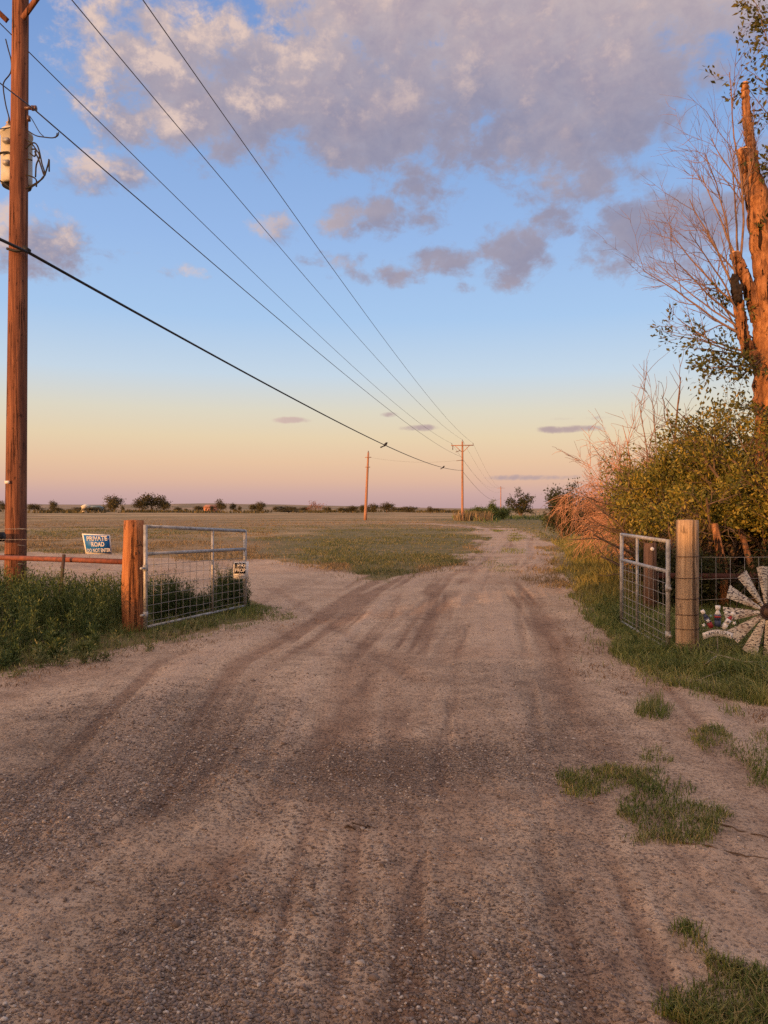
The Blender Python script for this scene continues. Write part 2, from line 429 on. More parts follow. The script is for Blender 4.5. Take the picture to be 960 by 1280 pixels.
# ground: driven by per-vertex plan masks (road / gravel / dark soil / green), detail from procedural noise
def mat_ground():
    m, n = material('ground_surface'); v = n.coord()
    road, grav, dark, green = (n.attr(k) for k in ('road', 'grav', 'dark', 'green'))
    n1 = n.noise(v, .8, 5, .6); n2 = n.noise(v, 6, 5, .62); n3 = n.noise(v, 45, 4, .65); n4 = n.noise(v, 170, 2, .6)
    n0 = n.noise(v, .33, 4, .6)
    dirt = n.mix(n.sm(n1, .35, .68), (.53,.40,.295), (.37,.27,.20))
    dirt = n.mix(n.m('MULTIPLY', n.sm(n2, .42, .68), .55), dirt, (.56,.43,.325))
    dirt = n.mix(n.m('MULTIPLY', n.sm(n2, .50, .30), .45), dirt, (.185,.128,.092))
    dirt = n.mix(n.m('MULTIPLY', n.sm(n3, .52, .36), .75), dirt, (.135,.094,.070))
    dirt = n.mix(n.m('MULTIPLY', n.sm(n4, .5, .7), .5), dirt, (.43,.36,.30))
    dirt = n.mix(n.m('MULTIPLY', n.sm(n0, .5, .68), .6), dirt, n.mix(1.0, dirt, (.72,.62,.58), 'MULTIPLY'))
    # fine stones pressed into the surface, two sizes
    h = n3; speck = None
    for sc, thr in ((55, .42), (115, .35)):
        d = n.voro(v, sc); cc = n.voro(v, sc, 'Color'); r, g, b = n.sep(cc)
        sel = n.m('LESS_THAN', r, n.m('ADD', thr*.45, n.m('MULTIPLY', grav, .6)))
        st = n.m('MULTIPLY', sel, n.sm(d, .48, .30))
        scol = n.ramp(g, [(0, (.12,.092,.08)), (.4, (.21,.165,.148)), (.75, (.29,.235,.21)), (1, (.46,.40,.37))])
        dirt = n.mix(n.m('MULTIPLY', st, .85), dirt, scol)
        h = n.m('ADD', h, n.m('MULTIPLY', st, .5))
    dirt = n.mix(n.m('MULTIPLY', grav, .7), dirt, n.mix(1.0, dirt, (.50,.505,.52), 'MULTIPLY'))
    stv = n.attr('streak')
    dirt = n.mix(n.m('MULTIPLY', n.sm(stv, .05, -.85), .66), dirt, n.mix(1.0, dirt, (.50,.40,.37), 'MULTIPLY'))
    dirt = n.mix(n.m('MULTIPLY', n.sm(stv, .0, .8), .35), dirt, (.46,.35,.28))
    dirt = n.mix(n.m('MULTIPLY', dark, .8), dirt, n.mix(1.0, dirt, (.46,.345,.31), 'MULTIPLY'))
    # field: dry straw and soil, streaked by mowing, green in places
    fv = n.scale(v, (.05, .12, 1)); f1 = n.noise(fv, 1.0, 6, .65); f2 = n.noise(v, 1.7, 5, .65); f3 = n.noise(n.scale(v, (.004, .03, 1)), 1.0, 4, .6)
    fld = n.mix(n.sm(f1, .35, .65), (.30,.21,.115), (.235,.16,.09))
    fld = n.mix(n.m('MULTIPLY', n.sm(f3, .48, .62), .75), fld, (.50,.37,.21))
    fld = n.mix(n.m('MULTIPLY', n.sm(f2, .5, .68), .5), fld, (.15,.115,.055))
    fld = n.mix(n.m('MULTIPLY', n.sm(f2, .5, .30), .4), fld, (.28,.2,.14))
    f4 = n.noise(n.scale(v, (.22, .5, 1)), 1.0, 6, .7); f5 = n.noise(n.scale(v, (.9, 1.6, 1)), 1.0, 4, .7)
    fld = n.mix(n.m('MULTIPLY', n.sm(f4, .52, .66), .7), fld, (.13,.10,.052))
    fld = n.mix(n.m('MULTIPLY', n.sm(f5, .54, .68), .6), fld, (.10,.075,.045))
    fld = n.mix(n.m('MULTIPLY', green, n.sm(f2, .25, .55)), fld, (.125,.115,.052))
    fld = n.mix(n.m('MULTIPLY', n.sm(n3, .5, .7), .3), fld, (.12,.085,.055))
    rf = n.sm(n.m('ADD', road, n.m('MULTIPLY', n.m('SUBTRACT', n2, .5), .5)), .35, .65)
    col = n.mix(rf, fld, dirt)
    h = n.m('ADD', n.m('MULTIPLY', h, .55), n.m('MULTIPLY', n2, .8))
    h = n.m('ADD', h, n.m('MULTIPLY', n4, .25))
    n.out(col, .95, .12, normal=n.bump(h, .9, .025)); return m
M_ground = mat_ground()

# ------------------------------------------------------------------ GROUND (one continuous sheet; the dirt road is the part of it that is bare)
def build_ground():
    fa = np.linspace(-41, 41, 620); ba = np.linspace(41, 319, 56)[1:-1]
    ang = np.radians(np.concatenate([fa, ba])); na = len(ang)
    inner = [.25, .6, 1.0, 1.4, 1.75, 2.0]
    py = np.concatenate([np.arange(1330, 760, -2.1), np.arange(760, 660, -1.6), np.arange(660, 641.2, -.7)])
    r = np.concatenate([inner, F*CAMZ/(py-HY)])
    r = r[np.concatenate([[True], np.diff(r) > 0])]
    r = np.concatenate([r, r[-1]*np.geomspace(1.03, 7000/r[-1], 46)])
    nr = len(r)
    X = (r[:, None]*np.sin(ang)[None]).ravel(); Y = (r[:, None]*np.cos(ang)[None]).ravel()
    Z = gz(X, Y, True)
    i = np.arange(nr-1)[:, None]*na; j = np.arange(na)[None]; j2 = (j+1) % na
    Q = np.stack([i+j, i+na+j, i+na+j2, i+j2], -1).reshape(-1, 4)
    V = np.stack([X, Y, Z], -1)
    V = np.vstack([V, [[0, 0, float(gz(np.array([0.]), np.array([0.]))[0])]]]); c = len(V)-1
    T = np.array([(c, k, (k+1) % na) for k in range(na)])
    x, y = V[:, 0], V[:, 1]; d = np.hypot(x, y)
    rs = road_sd(x, y); pm = patch_mask(x, y)
    soft = np.clip(.012*d, .12, .6)
    road = sstep(-1, 1, (rs+.9*sstep(22, 6, d)*fbm(x*1.7, y*1.7, 2))/soft)
    # grass down the middle of the far road
    mid = (1-sstep(.25, .75, seg_dist(x, y, np.array([(2.8,20.),(5.3,31),(8.0,46),(8.7,60)]))))*sstep(.46, .56, fbm(x*.9, y*.45, 6))
    road = road*(1-.35*mid)*(1-.25*pm)
    grav = gravel_mask(x, y)*(1-pm)
    dark = np.maximum(ruts(x, y)*.75, dark_mask(x, y))
    gp = sd_poly(x, y, [(-4,25),(-1.8,22),(-.2,17.6),(1.5,21),(4,31),(6,46),(6.5,66),(-3,62),(-6,40)])
    green = sstep(-3, 2, gp+(fbm(x*.5, y*.3, 3)-.5)*6)
    green = np.maximum(green, sstep(-.2, .6, sd_poly(x, y, VERGE)))
    green = np.maximum(green, sstep(-.2, .6, sd_poly(x, y, WEEDS)))
    green = np.maximum(green, sstep(-4, 6, sd_poly(x, y, [(11,48),(11,75),(7,88),(8,130),(60,140),(60,48)])))
    green = np.maximum(green, pm*.6)
    green = np.clip(green+.6*sstep(.52, .66, fbm(x*.05, y*.14, 2)), 0, 1)
    streak = streaks(x, y)
    inroad = road > .5
    fr = lambda A: inroad[A].sum(1) >= (A.shape[1]+1)//2
    for name, sel in (('dirt_road', True), ('ground', False)):
        q = Q[fr(Q) == sel]; t = T[fr(T) == sel]
        used = np.zeros(len(V), bool); used[q.ravel()] = True; used[t.ravel()] = True
        idx = np.cumsum(used)-1
        me = mesh_np(name, V[used], [idx[q], idx[t]], True)
        for k, a in (('road', road), ('grav', grav), ('dark', dark), ('green', green), ('streak', streak)):
            at = me.attributes.new(k, 'FLOAT', 'POINT'); at.data.foreach_set('value', a[used].astype(np.float32))
        o = link(name, me, M_ground); o['kind'] = 'structure'
build_ground()

# ------------------------------------------------------------------ distant low rise
mb = MB(); a = np.radians(np.linspace(-62, 50, 240))
Vh = []
for rr, hh in ((1900, -2), (2300, 1), (2800, 1)):
    prof = 9+11*fbm(np.degrees(a)*.09+7, a*0, 3)
    prof *= sstep(R(9), R(-14), a)*.9+.28
    Vh.append(np.stack([rr*np.sin(a), rr*np.cos(a), (prof if rr == 2300 else prof*(.0 if rr == 1900 else .7))+hh], -1))
Vh = np.vstack(Vh); k = np.arange(239)
mb.add(Vh, (), np.vstack([np.stack([k+o, k+1+o, k+241+o, k+240+o], -1) for o in (0, 240)]))
M_hill, n = material('far_grassland'); v = n.coord(); f = n.noise(n.scale(v, (.01, .01, .3)), 1, 5, .6)
n.out(n.mix(n.sm(f, .4, .62), (.30,.22,.15), (.17,.14,.09)), .95, .1)
o = mb.build('hills', M_hill, None, True); o['kind'] = 'structure'

# ------------------------------------------------------------------ GRAVEL (loose stones, stuff)
_ph = (1+5**.5)/2
ICO = np.array([(-1,_ph,0),(1,_ph,0),(-1,-_ph,0),(1,-_ph,0),(0,-1,_ph),(0,1,_ph),(0,-1,-_ph),(0,1,-_ph),(_ph,0,-1),(_ph,0,1),(-_ph,0,-1),(-_ph,0,1)])/1.902
ICF = np.array([(0,11,5),(0,5,1),(0,1,7),(0,7,10),(0,10,11),(1,5,9),(5,11,4),(11,10,2),(10,7,6),(7,1,8),(3,9,4),(3,4,2),(3,2,6),(3,6,8),(3,8,9),(4,9,5),(2,4,11),(6,2,10),(8,6,7),(9,8,1)])
def scatter_px(n, x0, x1, y0, y1, power=1.0):       # even per picture area: dense near, thin far
    px = rng.uniform(x0, x1, n); py = y0+(y1-y0)*rng.random(n)**power
    d = F*CAMZ/(py-HY)
    return (px-CX)/F*d, d
def gravel():
    xs = []; ys = []; ss = []
    for n, (x0, x1, y0, y1), base, smin, smax in ((150000, (-40, 1000, 840, 1310), .12, .0032, .0095), (52000, (-40, 1000, 700, 860), .10, .005, .011)):
        x, y = scatter_px(n, x0, x1, y0, y1)
        d = np.hypot(x, y)
        dens = np.clip(base*.8+1.15*gravel_mask(x, y), 0, 1)*sstep(-.1, .4, road_sd(x, y))*(1-.9*patch_mask(x, y))*(.10+1.2*sstep(.40, .62, fbm(x*.8, y*.8, 6, 5)))*(1-.55*dark_mask(x, y))*np.maximum(.5+.75*sstep(-.1, .6, streaks(x, y)), gravel_mask(x, y))
        # as many per square metre far as near would be too many: keep the near ones even by area
        keep = rng.random(n) < dens*np.clip((d/3.2)**1.3, .22, 1)
        x, y = x[keep], y[keep]
        s = smin+(smax-smin)*rng.random(len(x))**2.6
        big = rng.random(len(x)) < .012; s = np.where(big, s*1.9, s)
        xs.append(x); ys.append(y); ss.append(s)
    x = np.concatenate(xs); y = np.concatenate(ys); s = np.concatenate(ss); N = len(x)
    z = gz(x, y, True)
    sc = np.stack([s*rng.uniform(.8, 1.5, N), s*rng.uniform(.7, 1.2, N), s*rng.uniform(.45, .85, N)], -1)
    var = rng.integers(0, 12, N)
    base = np.stack([ICO*(1+.28*(rng.random((12, 1))-.5)*2) for _ in range(12)])
    L = base[var]*sc[:, None, :]
    a = rng.uniform(0, 6.28, N); ca, sa = np.cos(a)[:, None], np.sin(a)[:, None]
    W = np.stack([L[..., 0]*ca-L[..., 1]*sa, L[..., 0]*sa+L[..., 1]*ca, L[..., 2]], -1)+np.stack([x, y, z+sc[:, 2]*.25], -1)[:, None, :]
    f = (ICF[None]+np.arange(N)[:, None, None]*12).reshape(-1, 3)
    o = link('gravel', mesh_np('gravel', W.reshape(-1, 3), [f]), M_stone)
    tag(o, 'loose grey and pink gravel stones scattered over the dirt road', 'gravel', kind='stuff')
gravel()

# ------------------------------------------------------------------ blades and leaves
def blades(pos, h, w, lean, mb_, bend=.5):
    """curved grass blades: 5 vertices each"""
    N = len(pos); a = rng.uniform(0, 6.28, N); b = rng.uniform(0, 6.28, N)
    u = np.stack([np.cos(a), np.sin(a), np.zeros(N)], -1); l = np.stack([np.cos(b), np.sin(b), np.zeros(N)], -1)*(lean*rng.random(N))[:, None]
    up = np.array([0, 0, 1.])
    h = h[:, None]; w = w[:, None]
    p0 = pos-u*w*.5; p1 = pos+u*w*.5
    mid = pos+up*h*.55+l*h*.35
    p2 = mid-u*w*.42; p3 = mid+u*w*.42
    tip = pos+up*h*(1-.25*lean*rng.random(N)[:, None])+l*h*(.6+bend)
    V = np.stack([p0, p1, p3, p2, tip], 1).reshape(-1, 3)
    k = np.arange(N)*5
    mb_.add(V, np.stack([k+3, k+2, k+4], -1), np.stack([k, k+1, k+2, k+3], -1))
def leaves(pos, dirs, L, W, mb_, jitter=.8):
    """folded leaf: two triangles per half, 4 vertices"""
    N = len(pos)
    t = dirs+rng.normal(0, jitter, (N, 3)); t /= np.linalg.norm(t, axis=1)[:, None]+1e-9
    r = rng.normal(0, 1, (N, 3)); s = np.cross(t, r); s /= np.linalg.norm(s, axis=1)[:, None]+1e-9
    nrm = np.cross(t, s)
    L = L[:, None]; W = W[:, None]
    a = pos; b = pos+t*L*.5+s*W*.5+nrm*W*.12; c = pos+t*L; d = pos+t*L*.5-s*W*.5+nrm*W*.12
    k = np.arange(N)*4
    mb_.add(np.stack([a, b, c, d], 1).reshape(-1, 3), np.vstack([np.stack([k, k+1, k+2], -1), np.stack([k, k+2, k+3], -1)]))
def poly_points(n, poly, seedpts=None):
    p = np.array(poly); lo = p.min(0); hi = p.max(0)
    x = rng.uniform(lo[0], hi[0], n); y = rng.uniform(lo[1], hi[1], n)
    k = sd_poly(x, y, poly) > 0
    return x[k], y[k]
def xyz(x, y, dz=0): return np.stack([x, y, gz(x, y)+dz], -1)

# grass patches on the bare dirt
mb = MB()
x, y = scatter_px(150000, 690, 1080, 860, 1320); pm = patch_mask(x, y)
k = rng.random(len(x)) < pm*(.35+.65*sstep(.38, .58, fbm(x*6, y*6, 1)))*np.clip((np.hypot(x, y)/5)**1.2, .45, 1); x, y = x[k], y[k]
hh = rng.uniform(.015, .05, len(x))*(.6+1.0*fbm(x*5, y*5, 2))
tuft = sd_poly(x, y, PATCHES[2]) > -.1
hh = np.where(tuft, hh*2.4, hh)
blades(xyz(x, y), hh, rng.uniform(.003, .006, len(x)), .9, mb, .7)
x = rng.uniform(1.5, 11, 60000); y = rng.uniform(18, 62, 60000)
mid = (1-sstep(.2, .7, seg_dist(x, y, np.array([(2.8,20.),(5.3,31),(8.0,46),(8.7,60)]))))*sstep(.46, .58, fbm(x*.9, y*.45, 6))
k = rng.random(len(x)) < mid*.8; x, y = x[k], y[k]
blades(xyz(x, y), rng.uniform(.02, .08, len(x)), np.clip(y*.0006, .008, .03), 1.0, mb, .7)
tag(mb.build('grass_patches', M_lowgrass), 'short green grass growing in patches on the bare dirt', 'grass', kind='stuff')

# verge grass along the right of the road
mb = MB(); my = MB()
x, y = scatter_px(150000, 640, 1060, 655, 915)
vd = sd_poly(x, y, VERGE)+(fbm(x*2, y*2, 3)-.5)*np.clip(.05*y, .3, 1.2)
k = (vd > 0) & (y < 60) & (rng.random(len(x)) < .25+.75*sstep(.35, .6, fbm(x*1.6, y*1.6, 5))); x, y, vd = x[k], y[k], vd[k]
d = np.hypot(x, y); edge = sstep(0, .5, vd)
tall = .35+.65*fbm(x*.8, y*.8, 6)
hh = (rng.uniform(.05, .17, len(x)) + .14*edge*rng.random(len(x))*sstep(8, 12, d))*tall*1.25
hh = hh+sstep(1.5, 3.5, vd)*sstep(9, 14, d)*.35*rng.random(len(x))
far = (d > 11.5) & (rng.random(len(x)) < sstep(11, 17, d))
for sel, b in ((~far, mb), (far, my)):
    blades(xyz(x[sel], y[sel]), hh[sel], np.clip(d[sel]*.0007, .005, .016)*rng.uniform(.7, 1.3, sel.sum()), .9, b, .6)
# the bottom of the fence line carries a thicker, taller strip
x, y = poly_points(30000, [(2.62,7.0),(2.6,8.6),(3.1,11.2),(4.2,11),(6.2,9.6),(6.2,6.6),(4.4,5.9),(3.1,6.3)])
hh = rng.uniform(.06, .32, len(x))*(.3+1.0*fbm(x*2.2, y*2.2, 1))*(.45+.55*sstep(0, .7, sd_poly(x, y, VERGE)))
blades(xyz(x, y), hh, rng.uniform(.005, .011, len(x)), 1.2, mb, .8)
# ragged fringe that thins out over the bare soil
x, y = scatter_px(60000, 640, 1060, 690, 930); vd = sd_poly(x, y, VERGE)+(fbm(x*3, y*3, 5)-.5)*.9
k = (vd > -.45) & (vd < .25) & (rng.random(len(x)) < .5*sstep(-.45, .1, vd)*sstep(.4, .62, fbm(x*4, y*4, 1))); x, y = x[k], y[k]
blades(xyz(x, y), rng.uniform(.03, .13, len(x)), rng.uniform(.004, .008, len(x)), 1.3, mb, .9)
tag(mb.build('verge_grass', M_grass), 'green grass along the right edge of the road and under the fence', 'grass', kind='stuff')
tag(my.build('tall_grass', M_grassy), 'tall yellow green grass on the bank right of the road', 'grass', kind='stuff')

# dry litter along both edges of the bare road
mb = MB()
x, y = scatter_px(90000, -60, 1060, 690, 960)
e = np.maximum(sd_poly(x, y, VERGE), sd_poly(x, y, WEEDS))+(fbm(x*2, y*2, 4)-.5)*.8
k = (e > -.7) & (e < .3) & (rng.random(len(x)) < .45*sstep(.42, .66, fbm(x*2.7, y*2.7, 2))); x, y = x[k], y[k]
blades(xyz(x, y), rng.uniform(.015, .06, len(x)), rng.uniform(.004, .009, len(x)), 2.2, mb, 1.2)
tag(mb.build('dry_litter', M_litter), 'reddish dry plant litter along the edges of the bare road', 'plant litter', kind='stuff')
# weeds at the left: leafy upright stems
def weed_plants(x, y, H, spread, stems, mbl, mbs, leafL=.04, leafW=.007, per=26):
    P0 = []; D0 = []; LL = []
    for xi, yi, hi in zip(x, y, H):
        z0 = g1(xi, yi)
        for s in range(stems):
            a = random.uniform(0, 6.28); l = random.uniform(.1, spread)
            h = hi*random.uniform(.55, 1.05)
            tip = np.array([xi+math.cos(a)*l*h, yi+math.sin(a)*l*h, z0+h])
            b = np.array([xi+random.gauss(0, .03), yi+random.gauss(0, .03), z0-.02])
            mid = (b+tip)/2+np.array([math.cos(a), math.sin(a), 0])*(-.08*l*h)+np.array([0, 0, .06*h])
            mbs.tube([b, mid, tip], [.004, .003, .0012], 3, False)
            t = rng.uniform(.12, 1, per)
            pts = b*(1-t)[:, None]**2+2*mid*(t*(1-t))[:, None]+tip*(t**2)[:, None]
            ax = tip-b; ax = ax/np.linalg.norm(ax)
            side = rng.normal(0, .7, (per, 3))
            P0.append(pts+side*.02); D0.append(ax*1.0+side); LL.append(leafL*rng.uniform(.6, 1.5, per)*(1.2-.5*t))
    P0 = np.vstack(P0); D0 = np.vstack(D0); LL = np.concatenate(LL)
    leaves(P0, D0, LL, np.full(len(P0), leafW)*rng.uniform(.7, 1.5, len(P0)), mbl, .35)
mb = MB(); ms = MB()
x, y = poly_points(2600, [(-9.5,6.2),(-6,7.0),(-3.7,7.6),(-3.1,8.6),(-3.4,9.6),(-3.6,12.5),(-9.5,13.5)])
front = sd_poly(x, y, WEEDS)
k = (rng.random(len(x)) < .42) & (front > 0); x, y, front = x[k], y[k], front[k]
H = (.16+.44*sstep(0.0, 1.3, front))*(.55+.85*fbm(x*1.1, y*1.1, 4))*1.12
weed_plants(x, y, H, .45, 6, mb, ms, .055, .012, 24)
o = mb.build('weeds', M_weed); tag(o, 'dense green knee high weeds around the left fence and pole', 'weeds', kind='stuff')
st = ms.build('weed_stems', M_weed, o); st['kind'] = 'stuff'
# grass at the feet of the weeds and the tongue of grass under the left gate
mb = MB()
x, y = poly_points(90000, [(-9,5.4),(-6,6.6),(-3.6,7.2),(-2.92,8.4),(-2.3,9.5),(-1.55,10.8),(-1.2,11.5),(-1.8,12.7),(-2.4,13.6),(-4,13.8),(-4,9.6),(-9,9)])
w = sd_poly(x, y, WEEDS)+(fbm(x*2.5, y*2.5, 2)-.5)*.7
k = (w > -.12) & (rng.random(len(x)) < .15+.85*sstep(.36, .58, fbm(x*2.3, y*2.3, 3))); x, y, w = x[k], y[k], w[k]
hh = rng.uniform(.03, .15, len(x))*(.4+.8*sstep(0, .6, w))*(.5+fbm(x*2, y*2, 5))
blades(xyz(x, y), hh, rng.uniform(.004, .009, len(x)), 1.0, mb, .7)
tag(mb.build('grass_strip', M_grass), 'low grass at the foot of the weeds and under the left gate', 'grass', kind='stuff')
mb = MB(); ms = MB()
x, y = poly_points(500, [(2.75,7.3),(2.7,8.4),(3.1,9.9),(3.25,12),(3.9,12),(6.3,9.3),(6.2,6.9),(4.4,6.2),(3.2,6.6)]); vd = sd_poly(x, y, VERGE); k = (rng.random(len(x)) < .5) & (fbm(x*1.5, y*1.5, 2) > .47) & ~((x > 2.85) & (x < 4.4) & (y < 8.3)); x, y = x[k], y[k]
weed_plants(x, y, rng.uniform(.12, .34, len(x)), .6, 5, mb, ms, .045, .011, 16)
o = mb.build('verge_weeds', M_weed); tag(o, 'leafy low weeds mixed into the right verge by the gate and windmill', 'weeds', kind='stuff'); st = ms.build('weed_stems', M_weed, o); st['kind'] = 'stuff'
mb = MB(); ms = MB()
x, y = poly_points(700, [(-8,5.4),(-5,6.5),(-3.6,7.1),(-2.8,8.4),(-2.3,9.5),(-1.6,10.8),(-2.6,10.6),(-3.2,8.9),(-4,7.9),(-8,6.6)]); k = (rng.random(len(x)) < .5) & (fbm(x*1.8, y*1.8, 6) > .46); x, y = x[k], y[k]
weed_plants(x, y, rng.uniform(.08, .26, len(x)), .9, 5, mb, ms, .05, .011, 14)
o = mb.build('pale_weeds', M_paleweed); tag(o, 'pale low weeds straggling along the front of the left weed bank', 'weeds', kind='stuff'); st = ms.build('weed_stems', M_paleweed, o); st['kind'] = 'stuff'
def weed_bush(name, x, y, H, r, nplants, label):
    mb = MB(); ms = MB()
    a = rng.uniform(0, 6.28, nplants); q = r*np.sqrt(rng.random(nplants))
    bx, by = x+np.cos(a)*q, y+np.sin(a)*q
    weed_plants(bx, by, H*(1.05-.55*(q/r)**2)*rng.uniform(.8, 1.1, nplants), .35, 7, mb, ms, .055, .010, 34)
    t = thing(name, (x, y, g1(x, y)), label, 'weed', None)
    mb.build('foliage', M_weeddark, t); ms.build('stems', M_weeddark, t)
weed_bush('weed_bush', -3.08, 11.15, .72, .30, 34, 'dark bushy weed behind the hinge end of the left gate')
weed_bush('weed_bush', -2.48, 12.3, .70, .30, 32, 'dark bushy weed at the sign end of the left gate')
weed_bush('weed_bush', -2.75, 11.7, .34, .3, 16, 'small low weed under the middle of the left gate')

# field grass beyond the gate: tufts of dry blades, greener by the road
mb = MB(); mg = MB()
x, y = scatter_px(110000, -60, 720, 643, 735, .9)
x = x+rng.normal(0, .05, len(x))
k = (road_sd(x, y) < .9*rng.random(len(x))**3-.05) & (sd_poly(x, y, WEEDS) < -.2) & (sd_poly(x, y, VERGE) < 0) & (y < 130); x, y = x[k], y[k]
gpat = sd_poly(x, y, [(-4,25),(-1.8,22),(-.2,17.6),(1.5,21),(4,31),(6,46),(6.5,66),(-3,62),(-6,40)])+(fbm(x*.5, y*.3, 3)-.5)*8
isg = (gpat > 0) | (x > 9) | ((fbm(x*.05, y*.14, 2) > .57) & (rng.random(len(x)) < .8))
dens = sstep(.42, .6, fbm(x*.5, y*.28, 5, 5))
k = rng.random(len(x)) < .06+.7*dens; x, y, isg = x[k], y[k], isg[k]
d = np.hypot(x, y)
for sel, b in ((~isg, mb), (isg, mg)):
    for q in range(3):
        xx = x[sel]+rng.normal(0, .06, sel.sum()); yy = y[sel]+rng.normal(0, .06, sel.sum())
        blades(xyz(xx, yy), rng.uniform(.04, .14, len(xx))*(.6+.5*rng.random(len(xx))), np.clip(d[sel]*.00055, .008, .05), 1.0, b, .7)
tag(mb.build('dry_grass', M_dry), 'dry tan grass tufts across the open field on the left', 'grass', kind='stuff')
tag(mg.build('field_grass', M_fieldgreen), 'greenish grass tufts between the left track and the road', 'grass', kind='stuff')

# ------------------------------------------------------------------ trees: recursive branching
class Tree:
    def __init__(s): s.wood = MB(); s.tips = []; s.tipd = []
    def grow(s, p, d, L, r, lev, spec, sides=None):
        k = spec['levels'][lev]; seg = k.get('seg', 5)
        p = np.array(p, float); d = np.array(d, float); d /= np.linalg.norm(d)
        pts = [p.copy()]; dirs = [d.copy()]
        for i in range(seg):
            d = d+rng.normal(0, k.get('wob', .15), 3)+np.array([0, 0, k.get('up', 0)])
            d /= np.linalg.norm(d); p = p+d*L/seg
            pts.append(p.copy()); dirs.append(d.copy())
        pts = np.array(pts); rad = r*np.linspace(1, k.get('taper', .35), seg+1)
        s.wood.tube(pts, rad, k.get('sides', 5), k.get('caps', False))
        s.children(pts, dirs, rad, L, lev, spec)
    def children(s, pts, dirs, rad, L, lev, spec):
        seg = len(pts)-1
        if lev+1 < len(spec['levels']):
            c = spec['levels'][lev+1]
            for i in range(c['n']):
                t = random.uniform(c.get('from', .3), 1.0)*seg; j = min(int(t), seg-1); f = t-j
                q = pts[j]*(1-f)+pts[j+1]*f; dd = np.array(dirs[j+1])
                ax = rng.normal(0, 1, 3); ax -= dd*np.dot(ax, dd); ax /= np.linalg.norm(ax)+1e-9
                an = R(random.uniform(*c.get('angle', (25, 55))))
                nd = dd*math.cos(an)+ax*math.sin(an)
                bias = c.get('bias')
                if bias is not None: nd = nd+np.array(bias)
                s.grow(q, nd, L*c['len']*random.uniform(.6, 1.2), max(rad[j]*c.get('rad', .55), c.get('rmin', .0015)), lev+1, spec)
        if lev >= spec.get('leaf_from', 99):
            for i in range(1, len(pts)):
                s.tips.append(pts[i]); s.tipd.append(dirs[i])
    def foliage(s, per, spread, L, W, jitter=.8, keep=1.0):
        mb = MB(); P_ = np.array(s.tips); D_ = np.array(s.tipd)
        if keep < 1: k = rng.random(len(P_)) < keep; P_, D_ = P_[k], D_[k]
        P_ = np.repeat(P_, per, 0)+rng.normal(0, spread, (len(P_)*per, 3)); D_ = np.repeat(D_, per, 0)
        leaves(P_, D_, L*rng.uniform(.5, 1.6, len(P_)), W*rng.uniform(.5, 1.5, len(P_)), mb, jitter)
        return mb

def leafy_shrub(name, base, crown, label, cat, leafmat, nleaf=9, nst=9, seed=0, leafL=.07, leafW=.035, bias=(0,0,0), spread=.09, group=None, barkmat=None, keep=1.0, zmin=0.0, lim=1.35):
    """crown = (rx, ry, height): several stems from the base that fork into a ragged crown"""
    random.seed(seed); T = Tree(); b = np.array([base[0], base[1], g1(*base)-.03]); rx, ry, H = crown
    spec = {'leaf_from': 1, 'levels': [
        dict(seg=5, wob=.16, up=.03, taper=.4, sides=6),
        dict(n=8, len=.42, rad=.5, angle=(25, 70), seg=4, wob=.2, up=.02, taper=.4, sides=4, **{'from': .25}),
        dict(n=5, len=.48, rad=.5, angle=(25, 75), seg=3, wob=.25, up=.0, taper=.4, sides=3, rmin=.003, **{'from': .2})]}
    for i in range(nst):
        a = 6.28*i/nst+random.uniform(-.4, .4); q = random.random()**.6
        tgt = np.array([math.cos(a)*rx*q, math.sin(a)*ry*q, H*(.95-.35*q*q)*random.uniform(.75, 1.05)])+np.array(bias)
        off = np.array([math.cos(a)*.15*rx, math.sin(a)*.15*ry, 0])
        T.grow(b+off, tgt/np.linalg.norm(tgt)+np.array([0, 0, .1]), np.linalg.norm(tgt)*.86, .022*H/2+.01, 0, spec)
    tp = np.array(T.tips); e = ((tp[:, 0]-b[0])/rx)**2+((tp[:, 1]-b[1])/ry)**2; kk = (fbm(tp[:, 0]*2.1+tp[:, 2]*1.2, tp[:, 1]*1.3-tp[:, 2]*1.9, 3, 3) > .40+.06*rng.random(len(tp))) & (e < lim**2*rng.uniform(.6, 1.15, len(tp))) & (tp[:, 2] > zmin+rng.normal(0, .12, len(tp)))
    T.tips = list(tp[kk]); T.tipd = list(np.array(T.tipd)[kk])
    t = thing(name, b, label, cat, group)
    T.wood.build('trunk', barkmat or M_darkbark, t, True)
    T.foliage(nleaf, spread, leafL, leafW, .8, keep).build('crown', leafmat, t)
    return t

